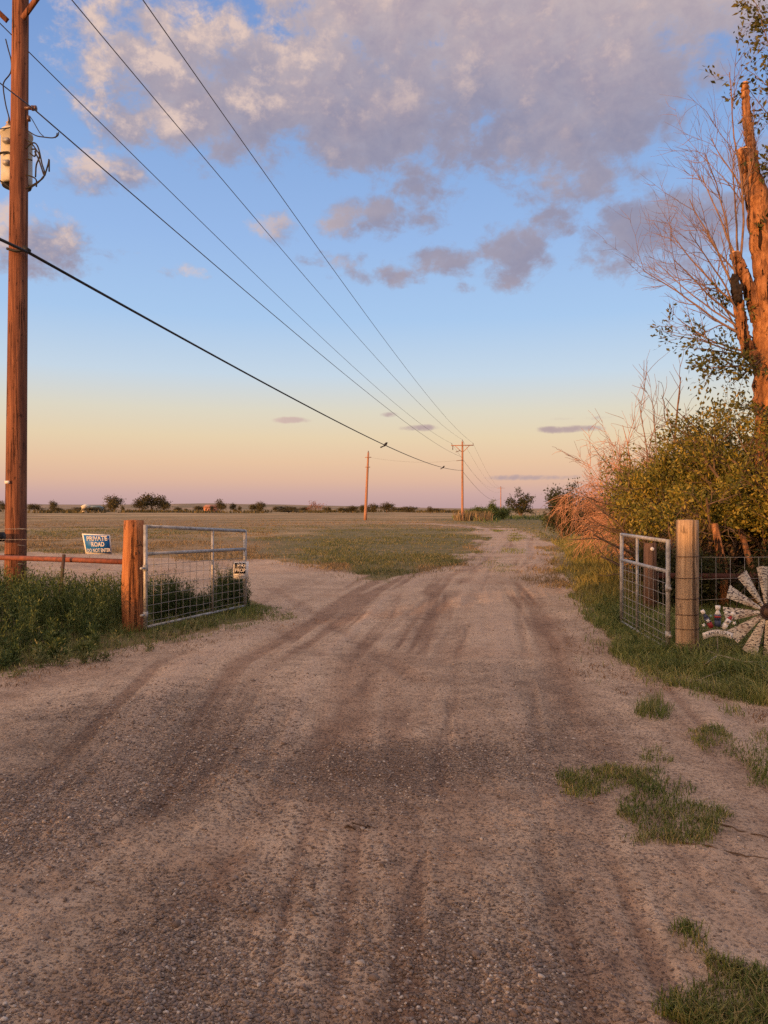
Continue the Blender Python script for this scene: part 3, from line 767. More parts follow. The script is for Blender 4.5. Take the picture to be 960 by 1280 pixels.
# big half-dead tree behind the right fence (trunk and cut limbs follow its outline, 13 m away)
D = 13.0
def PP(px, py, d=D): return P(px, py, d)
tree = thing('cottonwood_tree', (PP(968, 700)[0], D, g1(PP(968, 700)[0], D)), 'large half dead tree with cut orange lit limbs behind the windmill', 'tree')
mb = MB()
def limb(mb, pts, w, n=12, wob=.012):
    pts = np.array([PP(*p) if len(p) == 2 else P(*p) for p in pts])
    # resample
    t = np.linspace(0, len(pts)-1, (len(pts)-1)*12+1); i = np.minimum(t.astype(int), len(pts)-2); f = (t-i)[:, None]
    q = pts[i]*(1-f)+pts[i+1]*f+rng.normal(0, wob, (len(t), 3))
    r = np.interp(t, np.arange(len(w)), np.array(w)/2*D/F)*(1+rng.normal(0, .04, len(t)))
    k0 = len(mb.V); mb.tube(q, r, 28)
    V = mb.V[-1][:len(q)*28].reshape(len(q), 28, 3); c_ = q[:, None]; a_ = np.arange(28)*.2244
    kk_ = np.arange(len(q))[:, None]*.5
    f = .5*fbm(np.cos(a_)[None]*1.3+40+kk_*.25, np.sin(a_)[None]*1.3+kk_*.3, 4, 3)+.5*fbm(a_[None]*3.2+kk_*.12, kk_*.22+a_[None]*0, 2, 3)
    mb.V[-1][:len(q)*28] = (c_+(V-c_)*(.76+.50*f[..., None])).reshape(-1, 3)
limb(mb, [(972,730),(966,600),(962,480),(960,400),(955,320),(946,250),(935,205),(929,190)], [58,44,35,32,28,26,21,17])
limb(mb, [(940,215),(938,185),(935,165),(932,140),(930,107)], [15,12,11,10,8])
limb(mb, [(958,420),(945,385),(930,345),(918,318)], [26,18,14,12])
limb(mb, [(962,480),(935,440),(925,400),(920,365)], [22,15,13,12])
limb(mb, [(958,400),(985,330),(1010,260),(1000,150),(990,60)], [26,22,18,14,10])
mb.build('trunk', M_bark, tree, True)
mb = MB()
limb(mb, [(922,378,12.9),(920,364,12.9),(918,350,12.9),(917,345,12.9)], [10,11,9,4]); limb(mb, [(923,372,12.85),(927,356,12.85)], [6,4])
mb.build('charred_stub', M_charred, tree, True)
for px, py, w in ((929,189,17), (930,106,9), (918,317,12)):
    p = PP(px, py); mb = MB(); mb.lathe(p+np.array([0, -.01, .012]), [(.0, .012), (w/2*D/F*.9, .008), (w/2*D/F*.95, -.02)], 12); mb.build('cut_face', M_cutwood, tree)
# bare branches that fan out to the left
T = Tree()
bare = {'leaf_from': 99, 'levels': [dict(seg=9, wob=.07, up=.025, taper=.3, sides=5),
        dict(n=8, len=.45, rad=.55, angle=(18, 45), seg=6, wob=.12, up=.03, taper=.3, sides=4, **{'from': .15}),
        dict(n=7, len=.42, rad=.6, angle=(18, 50), seg=4, wob=.14, up=.03, taper=.4, sides=3, rmin=.003, **{'from': .2})]}
def to(px0, py0, px1, py1, r, dd=0, spec=bare, T_=None):
    a = PP(px0, py0); b = P(px1, py1, D+dd); v = b-a
    (T_ or T).grow(a, v, np.linalg.norm(v), r, 0, spec)
to(921, 330, 912, 190, .022); to(925, 330, 905, 95, .022, -.4); to(918, 318, 880, 215, .02, .6)
to(922, 372, 858, 250, .024, -.3); to(922, 385, 838, 300, .022, .5); to(928, 420, 800, 350, .022, -.2)
to(924, 400, 845, 335, .02, -.8); to(940, 260, 905, 170, .018, .3); to(935, 440, 838, 415, .02, .2)
to(950, 300, 985, 190, .016); to(930, 430, 872, 330, .018, .9); to(945, 250, 960, 150, .014, -.2); to(922, 360, 885, 190, .02, -.7); to(920, 340, 868, 285, .018, .7); to(925, 395, 862, 300, .02, -.9); to(930, 415, 820, 325, .018, .8)
T.wood.build('bare_branches', M_deadtwig, tree, False)
# living shoots with sparse dark leaves
T = Tree()
live = {'leaf_from': 1, 'levels': [dict(seg=7, wob=.10, up=.0, taper=.35, sides=4),
        dict(n=7, len=.32, rad=.5, angle=(25, 60), seg=4, wob=.15, up=-.02, taper=.4, sides=3, **{'from': .25}),
        dict(n=3, len=.5, rad=.6, angle=(25, 60), seg=3, wob=.2, up=-.02, taper=.4, sides=3, rmin=.002, **{'from': .2})]}
for a in ((935,445,832,428,.016,.4), (940,450,850,395,.016,-.5), (945,455,870,450,.016,.6), (950,430,880,380,.014,.3), (955,470,900,440,.014,-.6), (960,440,925,480,.014,-.5), (968,480,940,525,.014,-.9), (980,500,930,545,.014,-.8), (968,520,935,500,.012,-.9),
          (1000,150,940,15,.016,0), (1002,170,948,60,.014,-.4), (1003,200,950,95,.012,.2), (1008,250,952,200,.012,-.3), (1000,120,965,0,.012,.3), (1000,100,945,-30,.012,-.2), (1000,100,975,30,.012,-.2), (990,330,948,285,.010,0)):
    to(*a[:5], a[5], live, T)
T.wood.build('leafy_twigs', M_darkbark, tree)
T.foliage(2, .05, .085, .042, .8).build('sparse_leaves', M_elm, tree)

# green shrubs in front of it
SH = dict(leafL=.066, leafW=.032, zmin=1.25, spread=.065)
leafy_shrub('elm_shrub', (5.85, 16.4), (.85, .9, 3.3), 'elm shrub behind the left end of the green mass, nearest the dead brush', 'shrub', M_shrub, 13, 16, 44, .066, .032, zmin=1.0)
leafy_shrub('elm_shrub', (5.4, 14.4), (.85, .9, 3.0), 'rounded elm shrub at the left end of the green mass, beside the dead brush', 'shrub', M_shrub, 14, 16, 41, **SH)
leafy_shrub('elm_shrub', (7.1, 19.5), (.95, 1.0, 3.3), 'green shrub rising behind the pink brush next to the dead tree', 'shrub', M_shrub, 11, 14, 43, .07, .035, zmin=.6)
leafy_shrub('elm_shrub', (6.1, 14.0), (.95, .9, 3.9), 'tallest yellow green elm shrub in the middle of the shrub row', 'shrub', M_shrub, 13, 15, 21, **SH)
leafy_shrub('elm_shrub', (5.6, 12.9), (.75, .8, 3.0), 'tall dense elm shrub directly above the right gate post', 'shrub', M_shrub, 14, 16, 22, **SH)
leafy_shrub('elm_shrub', (6.5, 12.3), (1.0, .8, 3.6), 'elm shrub in front of the big tree trunk above the windmill', 'shrub', M_shrub, 14, 17, 23, **SH)
leafy_shrub('elm_sapling', (6.6, 14.8), (1.0, .9, 4.1), 'loose dark leaved elm rising behind the shrubs left of the big trunk', 'tree', M_elm, 9, 15, 24, .075, .042, spread=.12, zmin=2)
leafy_shrub('elm_shrub', (6.6, 17.2), (.85, 1.0, 2.6), 'green shrub half hidden between the dead brush and the elm shrubs', 'shrub', M_shrub, 12, 13, 25, .065, .033, zmin=.8)
leafy_shrub('elm_shrub', (4.75, 12.5), (.5, .5, 2.0), 'smaller elm shrub over the middle of the right gate', 'shrub', M_shrub, 13, 12, 29, **SH)
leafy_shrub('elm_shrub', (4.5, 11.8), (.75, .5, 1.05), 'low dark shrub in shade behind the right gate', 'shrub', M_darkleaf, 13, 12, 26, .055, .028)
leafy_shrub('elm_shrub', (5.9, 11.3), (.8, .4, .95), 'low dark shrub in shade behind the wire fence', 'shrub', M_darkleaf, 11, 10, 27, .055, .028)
leafy_shrub('elm_shrub', (7.9, 12.8), (1.2, 1.0, 3.5), 'elm shrub right of the big tree trunk at the frame edge', 'shrub', M_shrub, 11, 13, 28, .06, .03, zmin=1.2)
# leaning shaded stems under the shrubs
for (a, b, w, lab) in (((905,735,11.6), (893,655,11.9), .075, 'leaning shaded tree stem behind the wire fence, left one'), ((946,740,11.4), (925,660,12.0), .06, 'leaning shaded tree stem behind the wire fence, beside the windmill')):
    p0 = P(*a); p1 = P(*b); p0[2] = g1(p0[0], p0[1])-.03
    m_ = (p0+p1)/2+np.array([.06, 0, .05])
    o = MB().tube([p0, m_, p1], [w, w*.85, w*.7], 10).build('tree_stem', M_bark, None, True, p0); tag(o, lab, 'tree stem')

# dead brush, pink: drooping thicket of dry twigs
def dead_brush(name, base, H, L, n, label, mat, droop=-.06, bias=(0,0,0), seed=3, r0=.02, split=(7, 6), extra_up=.0):
    random.seed(seed); T = Tree(); b = np.array([base[0], base[1], g1(*base)-.03])
    spec = {'levels': [dict(seg=8, wob=.12, up=extra_up, taper=.35, sides=5),
        dict(n=split[0], len=.55, rad=.5, angle=(20, 60), seg=6, wob=.16, up=droop, taper=.3, sides=3, **{'from': .25}),
        dict(n=split[1], len=.5, rad=.55, angle=(20, 60), seg=4, wob=.18, up=droop*1.5, taper=.5, sides=3, rmin=.0065, **{'from': .2})]}
    for i in range(n):
        a = 6.28*i/n+random.uniform(-.5, .5); q = random.uniform(.15, .9)
        v = np.array([math.cos(a)*q, math.sin(a)*q, 1.0])+np.array(bias)
        T.grow(b+np.array([math.cos(a), math.sin(a), 0])*.2, v, L*random.uniform(.6, 1.1), r0, 0, spec)
    t = thing(name, b, label, 'dead brush' if 'brush' in name else 'tree')
    T.wood.build('branches', mat, t); return t
mb = MB()
x, y = poly_points(26000, [(3.3,12.8),(3.9,15),(4.9,20),(6.6,28),(8.6,40),(9.8,40),(8.2,28),(6.6,20),(5.4,15),(4.5,12.2),(3.7,11.4)])
k = rng.random(len(x)) < .2+.8*sstep(.35, .6, fbm(x*1.3, y*.9, 2)); x, y = x[k], y[k]; din = sd_poly(x, y, VERGE)
hh = rng.uniform(.15, .6, len(x))*(.35+.65*sstep(.1, 1.0, din))*(.6+.7*fbm(x*1.2, y*1.2, 1))
blades(xyz(x, y), hh, np.clip(y*.0008, .008, .02), .8, mb, .6)
tag(mb.build('yellow_grass', M_grassy), 'tall dry yellow grass on the bank between the road and the dead brush', 'grass', kind='stuff')
dead_brush('dead_brush', (7.75, 21.6), 2.4, 2.75, 58, 'pinkish dead brush drooping beside the yellow grass', M_deadpink, -.15, (.0, 0, .4), 3, .028, (10, 11))
dead_brush('dead_brush', (6.75, 18.6), 1.8, 1.7, 26, 'smaller tangle of dead twigs at the foot of the pink brush', M_deadpink, -.12, (-.05, 0, .2), 8, .02, (9, 9))
def dead_tree(base, lines, label, mat, tops):
    """a few thick bare limbs that fork upward into stiff twigs"""
    b = np.array([base[0], base[1], g1(*base)-.05]); T = Tree()
    spec = {'levels': [dict(seg=8, wob=.09, up=.02, taper=.12, sides=8),
        dict(n=7, len=.34, rad=.5, angle=(18, 45), seg=6, wob=.12, up=.035, taper=.3, sides=4, rmin=.011, **{'from': .4}),
        dict(n=5, len=.45, rad=.55, angle=(20, 50), seg=4, wob=.15, up=.03, taper=.5, sides=3, rmin=.008, **{'from': .2})]}
    for (px, py, dd, r) in lines:
        v = P(px, py, base[1]+dd)-b; T.grow(b+rng.normal(0, .06, 3)*[1, 1, 0], v, np.linalg.norm(v), r, 0, spec)
    t = thing('dead_tree', b, label, 'tree'); T.wood.build('branches', mat, t); return t
random.seed(12)
dead_tree((7.6, 20.2), [(824, 468, 0, .085), (808, 478, .4, .05), (800, 520, .3, .045)], 'bare dead tree standing behind the green shrubs', M_deadtwig, 0)
dead_tree((8.1, 24.0), [(775, 545, 0, .06), (750, 572, .5, .05), (795, 525, -.2, .06), (757, 598, -.6, .045)], 'bare grey dead tree rising out of the pink dead brush', M_deadpink, 0)
leafy_shrub('cedar_tree', (9.45, 40), (1.0, 1.1, 2.8), 'round dark green tree beyond the dead brush', 'tree', M_darkleaf, 8, 12, 31, .12, .06, spread=.14)
leafy_shrub('cedar_tree', (11.0, 41), (1.4, 1.2, 2.6), 'second dark green tree partly behind the pink dead brush', 'tree', M_darkleaf, 7, 11, 32, .12, .06, spread=.14)

# lone tree on the far right of the road
random.seed(41); T = Tree(); bx, by = P(651, 640, 150)[:2]; b = np.array([bx, by, g1(bx, by)-.1])
spec = {'leaf_from': 1, 'levels': [dict(seg=5, wob=.1, up=.0, taper=.6, sides=7), dict(n=8, len=.75, rad=.55, angle=(30, 65), seg=5, wob=.2, up=.06, taper=.35, sides=4, **{'from': .35}),
        dict(n=6, len=.5, rad=.5, angle=(25, 70), seg=4, wob=.22, up=-.02, taper=.4, sides=3, **{'from': .3})]}
T.grow(b, (.08, 0, 1), 3.0, .24, 0, spec); T.grow(b, (-.25, 0, 1), 2.4, .16, 0, spec)
t = thing('lone_tree', b, 'lone open crowned tree standing on the plain right of the far pole', 'tree')
T.wood.build('trunk', M_darkbark, t, True); T.foliage(9, .22, .26, .16, .8, .8).build('crown', M_darkleaf, t)

# ------------------------------------------------------------------ far trees, bushes and houses along the horizon
def far_proto(name, w, h, seed, mat, nl=1600, trunk=True):
    """a crown of leaf clumps about w wide and h high round a short trunk, built at the origin"""
    r_ = np.random.default_rng(seed); mb = MB(); nc = 9
    nc = 14; cs = np.stack([r_.normal(0, .26*w, nc), r_.normal(0, .26*w, nc), h*r_.uniform(.28, .85, nc)], -1)
    cs[:, :2] *= (1.15-cs[:, 2:]/h*.6)
    k = r_.integers(0, nc, nl); P_ = cs[k]+r_.normal(0, 1, (nl, 3))*np.array([.13*w, .13*w, .10*h])
    P_[:, 2] = np.clip(P_[:, 2], .03*h, None)
    leaves(P_, r_.normal(0, 1, (nl, 3)), np.full(nl, .16*h**.5*w**.5*.5), np.full(nl, .09*h**.5*w**.5*.55), mb, .6)
    o = thing(name, (0, 0, 0), 'x', 'tree')
    mb.build('crown', mat, o)
    m2 = MB()
    m2.tube([(0,0,-.2),(.02*w,0,.3*h),(.04*w,0,.6*h)], [.035*h,.028*h,.012*h], 6)
    for q in range(4): m2.tube([(.02*w,0,.3*h), tuple(cs[q])], [.016*h,.006*h], 4)
    m2.build('trunk', M_darkbark, o)
    return o
M_farleaf = mat_leaf('far_tree_leaf', [(.05,.045,.018), (.075,.062,.022), (.11,.085,.03)], .2)
M_farred = mat_leaf('far_red_twigs', [(.20,.095,.07), (.26,.13,.09)], .2)
protos = [far_proto('field_tree', 1, 1, 50+i, M_farleaf) for i in range(4)]
used = [False]*4
def place_far(k, px, d, wpx, hpx, label, group=None, name=None, ybase=None):
    o = protos[k] if not used[k] else copy_tree(protos[k]); used[k] = True
    x = (px-CX)/F*d; o.location = (x, d, g1(x, d)-.05)
    w = wpx/F*d; h = hpx/F*d; o.scale = (w/1.0, w/1.0, h*1.25)
    o.rotation_euler.z = random.uniform(0, 6.28) if False else 0
    tag(o, label, 'tree', group); return o
FT = [(0, 143, 430, 24, 17, 'round tree just right of the pale house on the horizon'), (1, 189, 440, 30, 20, 'widest tree of the clump left of the orange house'),
      (2, 205, 440, 15, 16, 'dark narrow tree at the right end of the clump above the gate'), (3, 174, 430, 17, 13, 'small tree at the left end of the clump above the gate'),
      (0, 67, 420, 11, 12, 'small upright tree standing alone right of the utility pole'), (1, 43, 430, 16, 9, 'low wide tree beside the utility pole on the horizon'),
      (2, 276, 460, 14, 13, 'tree close beside the orange house'), (3, 291, 470, 9, 9, 'small dark tree right of the orange house'),
      (1, 318, 440, 14, 9, 'low tree on the horizon right of the orange house'), (0, 326, 440, 13, 11, 'rounded low tree beside another on the horizon beyond the gate end'),
      (3, 483, 380, 20, 10, 'dark low tree just right of the middle pole'), (1, 455, 390, 14, 9, 'low dark tree right behind the middle pole'), (0, 467, 390, 13, 10, 'dark bush tree against the right side of the middle pole'),
      (2, 538, 330, 9, 7, 'small dark bush tree alone between the two poles'), (3, 440, 400, 17, 7, 'low dark tree left of the middle pole'),
      (1, 428, 400, 14, 6, 'flat low tree left of the middle pole, farther left'), (2, 4, 430, 12, 11, 'small tree at the left edge beyond the pole')]
for i, (k, px, d, w, h, lab) in enumerate(FT): place_far(k, px, d, w, h, lab, 'trees along the horizon')
for i in range(26):
    px = [90,122,158,222,236,250,300,338,350,362,374,388,402,412,497,508,520,550,558,305,262,214,55,80,100,132][i]+random.uniform(-9, 9)
    place_far(i % 4, px, random.uniform(380, 520), random.choice((5, 7, 9, 13, 20, 26))*random.uniform(.8, 1.2), random.uniform(2.2, 7.5), 'small dark bush in the scattered row along the horizon', 'small bushes along the horizon')
# reddish bare tree
o = far_proto('bare_tree', 1, 1, 61, M_farred, 420); o.location = (P(394, 636, 400)[0], 400, g1(P(394, 636, 400)[0], 400)); o.scale = (8, 8, 6.4)
tag(o, 'reddish thin tree on the horizon left of the middle pole', 'tree')
# roadside thicket round the far pole
leafy_shrub('roadside_bush', (P(597, 650, 112)[0], 112), (2.3, 1.6, 1.7), 'green bush against the foot of the crossarm pole', 'shrub', M_weed, 8, 10, 71, .2, .08, spread=.2)
leafy_shrub('roadside_bush', (P(619, 650, 118)[0], 118), (2.6, 1.8, 1.9), 'green bush in the thicket right of the crossarm pole', 'shrub', M_weed, 8, 10, 72, .2, .08, spread=.2)
mb = MB()
x = rng.uniform(P(568,650,108)[0], P(612,650,108)[0], 900); y = rng.normal(107, 1.6, 900)
blades(xyz(x, y), rng.uniform(.5, 1.7, 900), rng.uniform(.05, .1, 900), .5, mb, .3)
tag(mb.build('dry_reeds', M_dry), 'pale dry reeds around the foot of the crossarm pole', 'reeds', kind='stuff')
mb = MB()
x = rng.uniform(12, 42, 9000); y = rng.uniform(90, 140, 9000); k = rng.random(9000) < sstep(.4, .6, fbm(x*.2, y*.1, 3)); x, y = x[k], y[k]
blades(xyz(x, y), rng.uniform(.2, .9, len(x)), rng.uniform(.08, .16, len(x)), .7, mb, .4)
tag(mb.build('rank_grass', M_weed), 'rank green grass bordering the road beyond the bend', 'grass', kind='stuff')
mb = MB()
x = rng.uniform(-260, 40, 16000); y = rng.uniform(330, 480, 16000); k = rng.random(16000) < sstep(.5, .66, fbm(x*.045, y*.03, 4)); x, y = x[k], y[k]
blades(xyz(x, y), rng.uniform(.3, 2.0, len(x)), rng.uniform(.5, .9, len(x)), .8, mb, .3)
tag(mb.build('brush', M_farleaf), 'line of brown brush across the far side of the field', 'brush', kind='stuff')

def far_house(px, d, w, h, wallmat, roofmat, label, wing=None):
    x = (px-CX)/F*d; z = g1(x, d)+.4; t = thing('farm_house', (x, d, z), label, 'house')
    MB().box((x, d, z+h*.3), w, 7, h*.6+.8).build('wall', wallmat, t)
    mb = MB(); hw = w/2+.4; e = z+h*.6+.403
    V = np.array([(x-hw, d-4, e), (x+hw, d-4, e), (x+hw, d+4, e), (x-hw, d+4, e), (x-hw*.75, d, e+h*.4), (x+hw*.75, d, e+h*.4)])
    mb.add(V, [(0,4,3),(1,2,5)], [(0,1,5,4),(2,3,4,5),(3,2,1,0)]); mb.build('roof', roofmat, t)
    for k in (-.3, .05, .33):
        MB().box((x+k*w, d-3.52, z+h*.33), w*.1, .06, h*.28).build('window', M_blackp, t)
    MB().box((x-.12*w, d-3.53, z+h*.2), w*.07, .06, h*.42).build('door', M_blackp, t)
M_orangeh = mat_plain('orange_brick', (.52,.24,.15), .8); M_roof = mat_plain('brown_roof', (.36,.18,.13), .8); M_paleh = mat_plain('pale_siding', (.66,.6,.5), .7); M_teal2 = mat_plain('green_metal_roof', (.16,.20,.19), .5)
far_house(264, 480, 8.0, 4.0, M_orangeh, M_roof, 'small orange brick house far across the field')
far_house(107.5, 430, 2.2, 3.6, M_paleh, M_paleh, 'tiny white shed wall catching the sun on the horizon')
far_house(118, 440, 8.0, 3.0, M_teal2, M_teal2, 'low grey green barn right of the tiny white shed')

# ------------------------------------------------------------------ UTILITY POLES
def unit(v): v = np.asarray(v, float); return v/np.linalg.norm(v)
PA = np.array([-6.0, 12.5]); PB = np.array([P(578, 650, 105)[0], 105.0]); LDIR = unit(PB-PA); LPERP = np.array([LDIR[1], -LDIR[0]])
def v3(xy, z): return np.array([xy[0], xy[1], z])
def crossarm_pole(xy, H, r0, r1, arm_z, label, wood, lean=(0, 0), simple=False):
    z0 = g1(*xy)
    t = thing('utility_pole', v3(xy, z0), label, 'utility pole', 'wooden utility poles along the line')
    zz = np.linspace(-.3, H, 14); pts = [(xy[0]+lean[0]*z/H, xy[1]+lean[1]*z/H, z0+z) for z in zz]
    MB().tube(pts, np.interp(zz, [0, H], [r0, r1]), 20).build('pole_shaft', wood, t, True)
    c = v3(xy+np.array(lean)*arm_z/H, z0+arm_z)
    off = v3(-LDIR*(r1+.06), 0)
    M = np.stack([v3(LPERP, 0), v3(LDIR, 0), np.array([0, 0, 1.])], 1)
    MB().box(c+off, 3.05, .09, .115, M).build('crossarm', wood, t)
    tips = []
    for s in (-1, 1):
        a = c+off+v3(LPERP, 0)*s*.95+np.array([0, 0, -.06])-v3(LDIR, 0)*.052; b = c+v3(LPERP, 0)*s*(r1+.015)+np.array([0, 0, -.86])-v3(LDIR, 0)*(r1+.03)
        m_ = unit(b-a); sd = unit(np.cross(m_, v3(LDIR, 0)))
        MB().box((a+b)/2, np.linalg.norm(b-a), .04, .08, np.stack([m_, v3(LDIR, 0), sd], 1)).build('brace', wood, t)
    for s in (-1, 0, 1):
        base = c+off+v3(LPERP, 0)*s*1.45+np.array([0, 0, .058]) if s else v3(xy+np.array(lean), z0+H)
        MB().tube([base, base+np.array([0, 0, .12])], .012, 6).lathe(base+np.array([0, 0, .1]), [(.0, .0), (.045, .0), (.06, .02), (.04, .05), (.055, .07), (.035, .11), (.03, .14), (0, .15)], 12).build('insulator', M_ceram, t, True)
        tips.append(base+np.array([0, 0, .24]))
    return t, tips, z0
near, nt_, z0a = crossarm_pole(PA, 10.55, .17, .122, 10.35-.05, 'tall near utility pole with grey transformer, left of the road', M_pole, (.11, 0))
nt_[1] = v3(PA, z0a)+np.array([.18, -.05, 10.75])
far, ft_, z0b = crossarm_pole(PB, 10.85, .18, .12, 10.3, 'utility pole with wide crossarm standing in reeds at the road bend', M_polefar, (0, 0), True)
def near_pt(px, py, d=12.5): return P(px, py, d)
# transformer on the near pole (behind and left of the shaft)
tc = near_pt(21.5, 200, 12.86); tr_ = .242; th = .85
trf = MB().lathe(tc+np.array([0, 0, -th/2]), [(0, -.02), (tr_*.9, -.02), (tr_, .0), (tr_, .10), (tr_*1.01, .11), (tr_, .12), (tr_, th-.05), (tr_*1.05, th-.045), (tr_*1.05, th), (tr_*.95, th+.03), (tr_*.4, th+.07), (0, th+.075)], 28).build('transformer', M_tank, near, True)
bp = near_pt(12, 165, 12.72)
MB().lathe(bp+np.array([0, 0, -.06]), [(0, 0), (.05, 0), (.03, .03), (.065, .05), (.03, .08), (.062, .10), (.03, .13), (.058, .15), (.028, .18), (.05, .2), (.02, .23), (.012, .3), (0, .31)], 12).build('bushing', M_grey, trf, True)
MB().lathe(tc+np.array([0, 0, -th/2-.027]), [(0, -.01), (tr_*.93, -.01), (tr_*.93, .004), (0, .005)], 24).build('base_plate', M_black, trf, True)
for zz in (-.18, .18): MB().box(tc+np.array([-.03, -.25, zz]), .10, .14, .07).build('mounting_bracket', M_galv, trf)
for k, (px, py) in enumerate(((1, 192), (3, 178))): MB().tube([near_pt(px, py, 12.75), near_pt(px+3, py+3, 12.78)], .03, 8).build('side_terminal', M_black, trf)
mb = MB()
def loop(pts, r=.012, d=12.45):
    q = np.array([near_pt(a, b, d) for a, b in pts]); t = np.linspace(0, len(q)-1, (len(q)-1)*5+1)
    # Catmull-Rom
    e = np.vstack([2*q[0]-q[1], q, 2*q[-1]-q[-2]]); out = []
    for s in t:
        i = min(int(s), len(q)-2); f = s-i; p0, p1, p2, p3 = e[i], e[i+1], e[i+2], e[i+3]
        out.append(.5*((2*p1)+(-p0+p2)*f+(2*p0-5*p1+4*p2-p3)*f*f+(-p0+3*p1-3*p2+p3)*f**3))
    mb.tube(out, r, 6)
for pts in ([(33,186),(40,180),(45,180),(49,187),(53,205),(56,215),(55,222),(48,228),(36,235)], [(33,175),(40,180),(46,188),(50,196),(46,207),(45,222)],
            [(44,190),(49,200),(53,212),(56,220),(58,215),(61,205),(62,200),(62,215)], [(33,219),(42,222),(46,226),(46,234)], [(34,199),(41,201)], [(38,192),(44,196),(45,188),(40,187)],
            [(33,236),(42,233),(50,227),(55,221)]): loop(pts)
mb.build('secondary_leads', M_black, near, True)
mb = MB()
loop([(8,50),(11,62),(15,78),(14,92),(6,103),(5,112),(8,132),(12,148),(11.5,155)], .010, 12.62)
mb.build('jumper_wire', M_black, near, True)
for q_, r_ in (([(0,162),(8,161),(14,160)], .008), ([(0,192),(10,191),(14,193)], .018), ([(0,226),(6,230),(14,236)], .014)):
    mb = MB(); loop(q_, r_, 12.6); mb.build('jumper_wire', M_black, near, True)
mb = MB(); c = near_pt(36.5, 136, 12.4)
MB().tube([near_pt(36, 146, 12.4), near_pt(37, 152, 12.4)], .03, 8).build('spool_insulator', M_ceram, near, True)
mb.tube([c+np.array([-.06, 0, 0]), c+np.array([.06, 0, 0])], .028, 10); mb.tube([c+np.array([.05, 0, .0]), c+np.array([.085, 0, 0])], .042, 12); mb.tube([c+np.array([.10, 0, 0]), c+np.array([.125, 0, 0])], .042, 12)
mb.tube([c, c+np.array([.13, 0, 0])], .012, 6); mb.build('spool_insulator', M_ceram, near, True)
mb = MB(); loop([(38,146),(42,152),(50,166),(55,171)], .007); loop([(34,163),(45,170),(55,172),(66,173),(71,171),(72,167)], .009); loop([(69,173),(73,170),(74,166)], .009)
mb.build('neutral_tap', M_black, near, True)
mb = MB(); mb.box(P(13, 603, 12.42)+np.array([.0, -.11, 0]), .075, .006, .045); mb.build('tag_plate', M_white, near)
mb = MB(); loop([(9,311),(20,314),(33,313),(38,316)], .022, 12.3); mb.tube([near_pt(30,310,12.32), near_pt(37,315,12.32)], .045, 10); mb.build('cable_clamp', M_black, near, True)
for z in (.75, 1.05, 1.32): mb = MB(); mb.tube([P(4,637,12.4)*[1,1,0]+[0,0,z], P(33,637,12.4)*[1,1,0]+[0,-.05,z-.03]], .004, 5); mb.build('wrapped_wire', M_wire, near)
# insulator and cutout details on the far crossarm
c = v3(PB, z0b+10.3)-v3(LDIR, 0)*.2
MB().tube([c-v3(LPERP, 0)*1.3, c-v3(LPERP, 0)*1.3-np.array([0, 0, .6])], .06, 6).build('cutout', M_ceram, far)
MB().tube([c-v3(LPERP, 0)*.9-np.array([0, 0, .9]), c-v3(LPERP, 0)*.3-np.array([0, 0, .7])], .05, 6).build('cutout', M_ceram, far)
MB().tube([c-v3(LPERP, 0)*.8-np.array([0, 0, 2.1]), c-np.array([0, 0, 2.0])], .04, 6).build('side_arm', M_ceram, far)

# single pole in the field
def plain_pole(xy, H, r0, r1, label, lean, arms, wood=M_polefar):
    z0 = g1(*xy); t = thing('utility_pole', v3(xy, z0), label, 'utility pole', 'wooden utility poles along the line')
    zz = np.linspace(-.2, H, 8); MB().tube([(xy[0]+lean*z/H, xy[1], z0+z) for z in zz], np.interp(zz, [0, H], [r0, r1]), 14).build('pole_shaft', wood, t, True)
    for z, w in arms: MB().box((xy[0]+lean*z/H, xy[1]-r1-.05, z0+z), w, .09, .1).build('crossarm', wood, t)
    MB().lathe((xy[0]+lean, xy[1], z0+H), [(0, 0), (.06, 0), (.08, .1), (.04, .25), (0, .26)], 10).build('insulator', M_ceram, t, True)
    return t, z0
PM = P(456.5, 651, 110)[:2]; mid, zm = plain_pole(PM, 9.7, .24, .13, 'slightly leaning pole alone in the field, without wide crossarm', .45, ((9.0, .9), (7.6, .7)))
PC = np.array(PB)+LDIR*205; PC[0] = P(626, 641, PC[1])[0]
third, zc = plain_pole(PC, 10.8, .2, .15, 'most distant thin pole between the bend and the lone tree', 0, ((10.2, 3.0),))

# ------------------------------------------------------------------ WIRES (real sagging spans)
def span(mb, a, b, sag, r, n=40, sides=5):
    t = np.linspace(0, 1, n); q = a*(1-t)[:, None]+b*t[:, None]; q[:, 2] -= 4*sag*t*(1-t); mb.tube(q, r, sides)
    return q
BACK = v3(-LDIR*94, 0)
labs = ['left phase power wire passing behind the near pole', 'middle power wire running from the top of the near pole', 'right phase power wire, highest line across the sky']
for i in range(3):
    mb = MB(); span(mb, nt_[i], ft_[i], 1.0, .0105); span(mb, ft_[i], v3(PC+LPERP*(i-1)*1.4, zc+10.9), 2.6, .011); span(mb, nt_[i]+BACK, nt_[i], 1.0, .0105)
    tag(mb.build('power_line', M_line, None, True), labs[i], 'power line', 'overhead wires')
mb = MB(); na_ = near_pt(44, 138, 12.35); nb_ = v3(PB, z0b)+np.array([-.2, -.2, 8.75]); span(mb, na_, nb_, .75, .012); span(mb, na_+BACK, na_, .75, .010); span(mb, nb_, v3(PC, zc+9), 2.2, .011)
q = near_pt(70, 163, 12.6)
tag(mb.build('neutral_wire', M_line, None, True), 'lower bare wire tied to the spool on the near pole', 'power line', 'overhead wires')
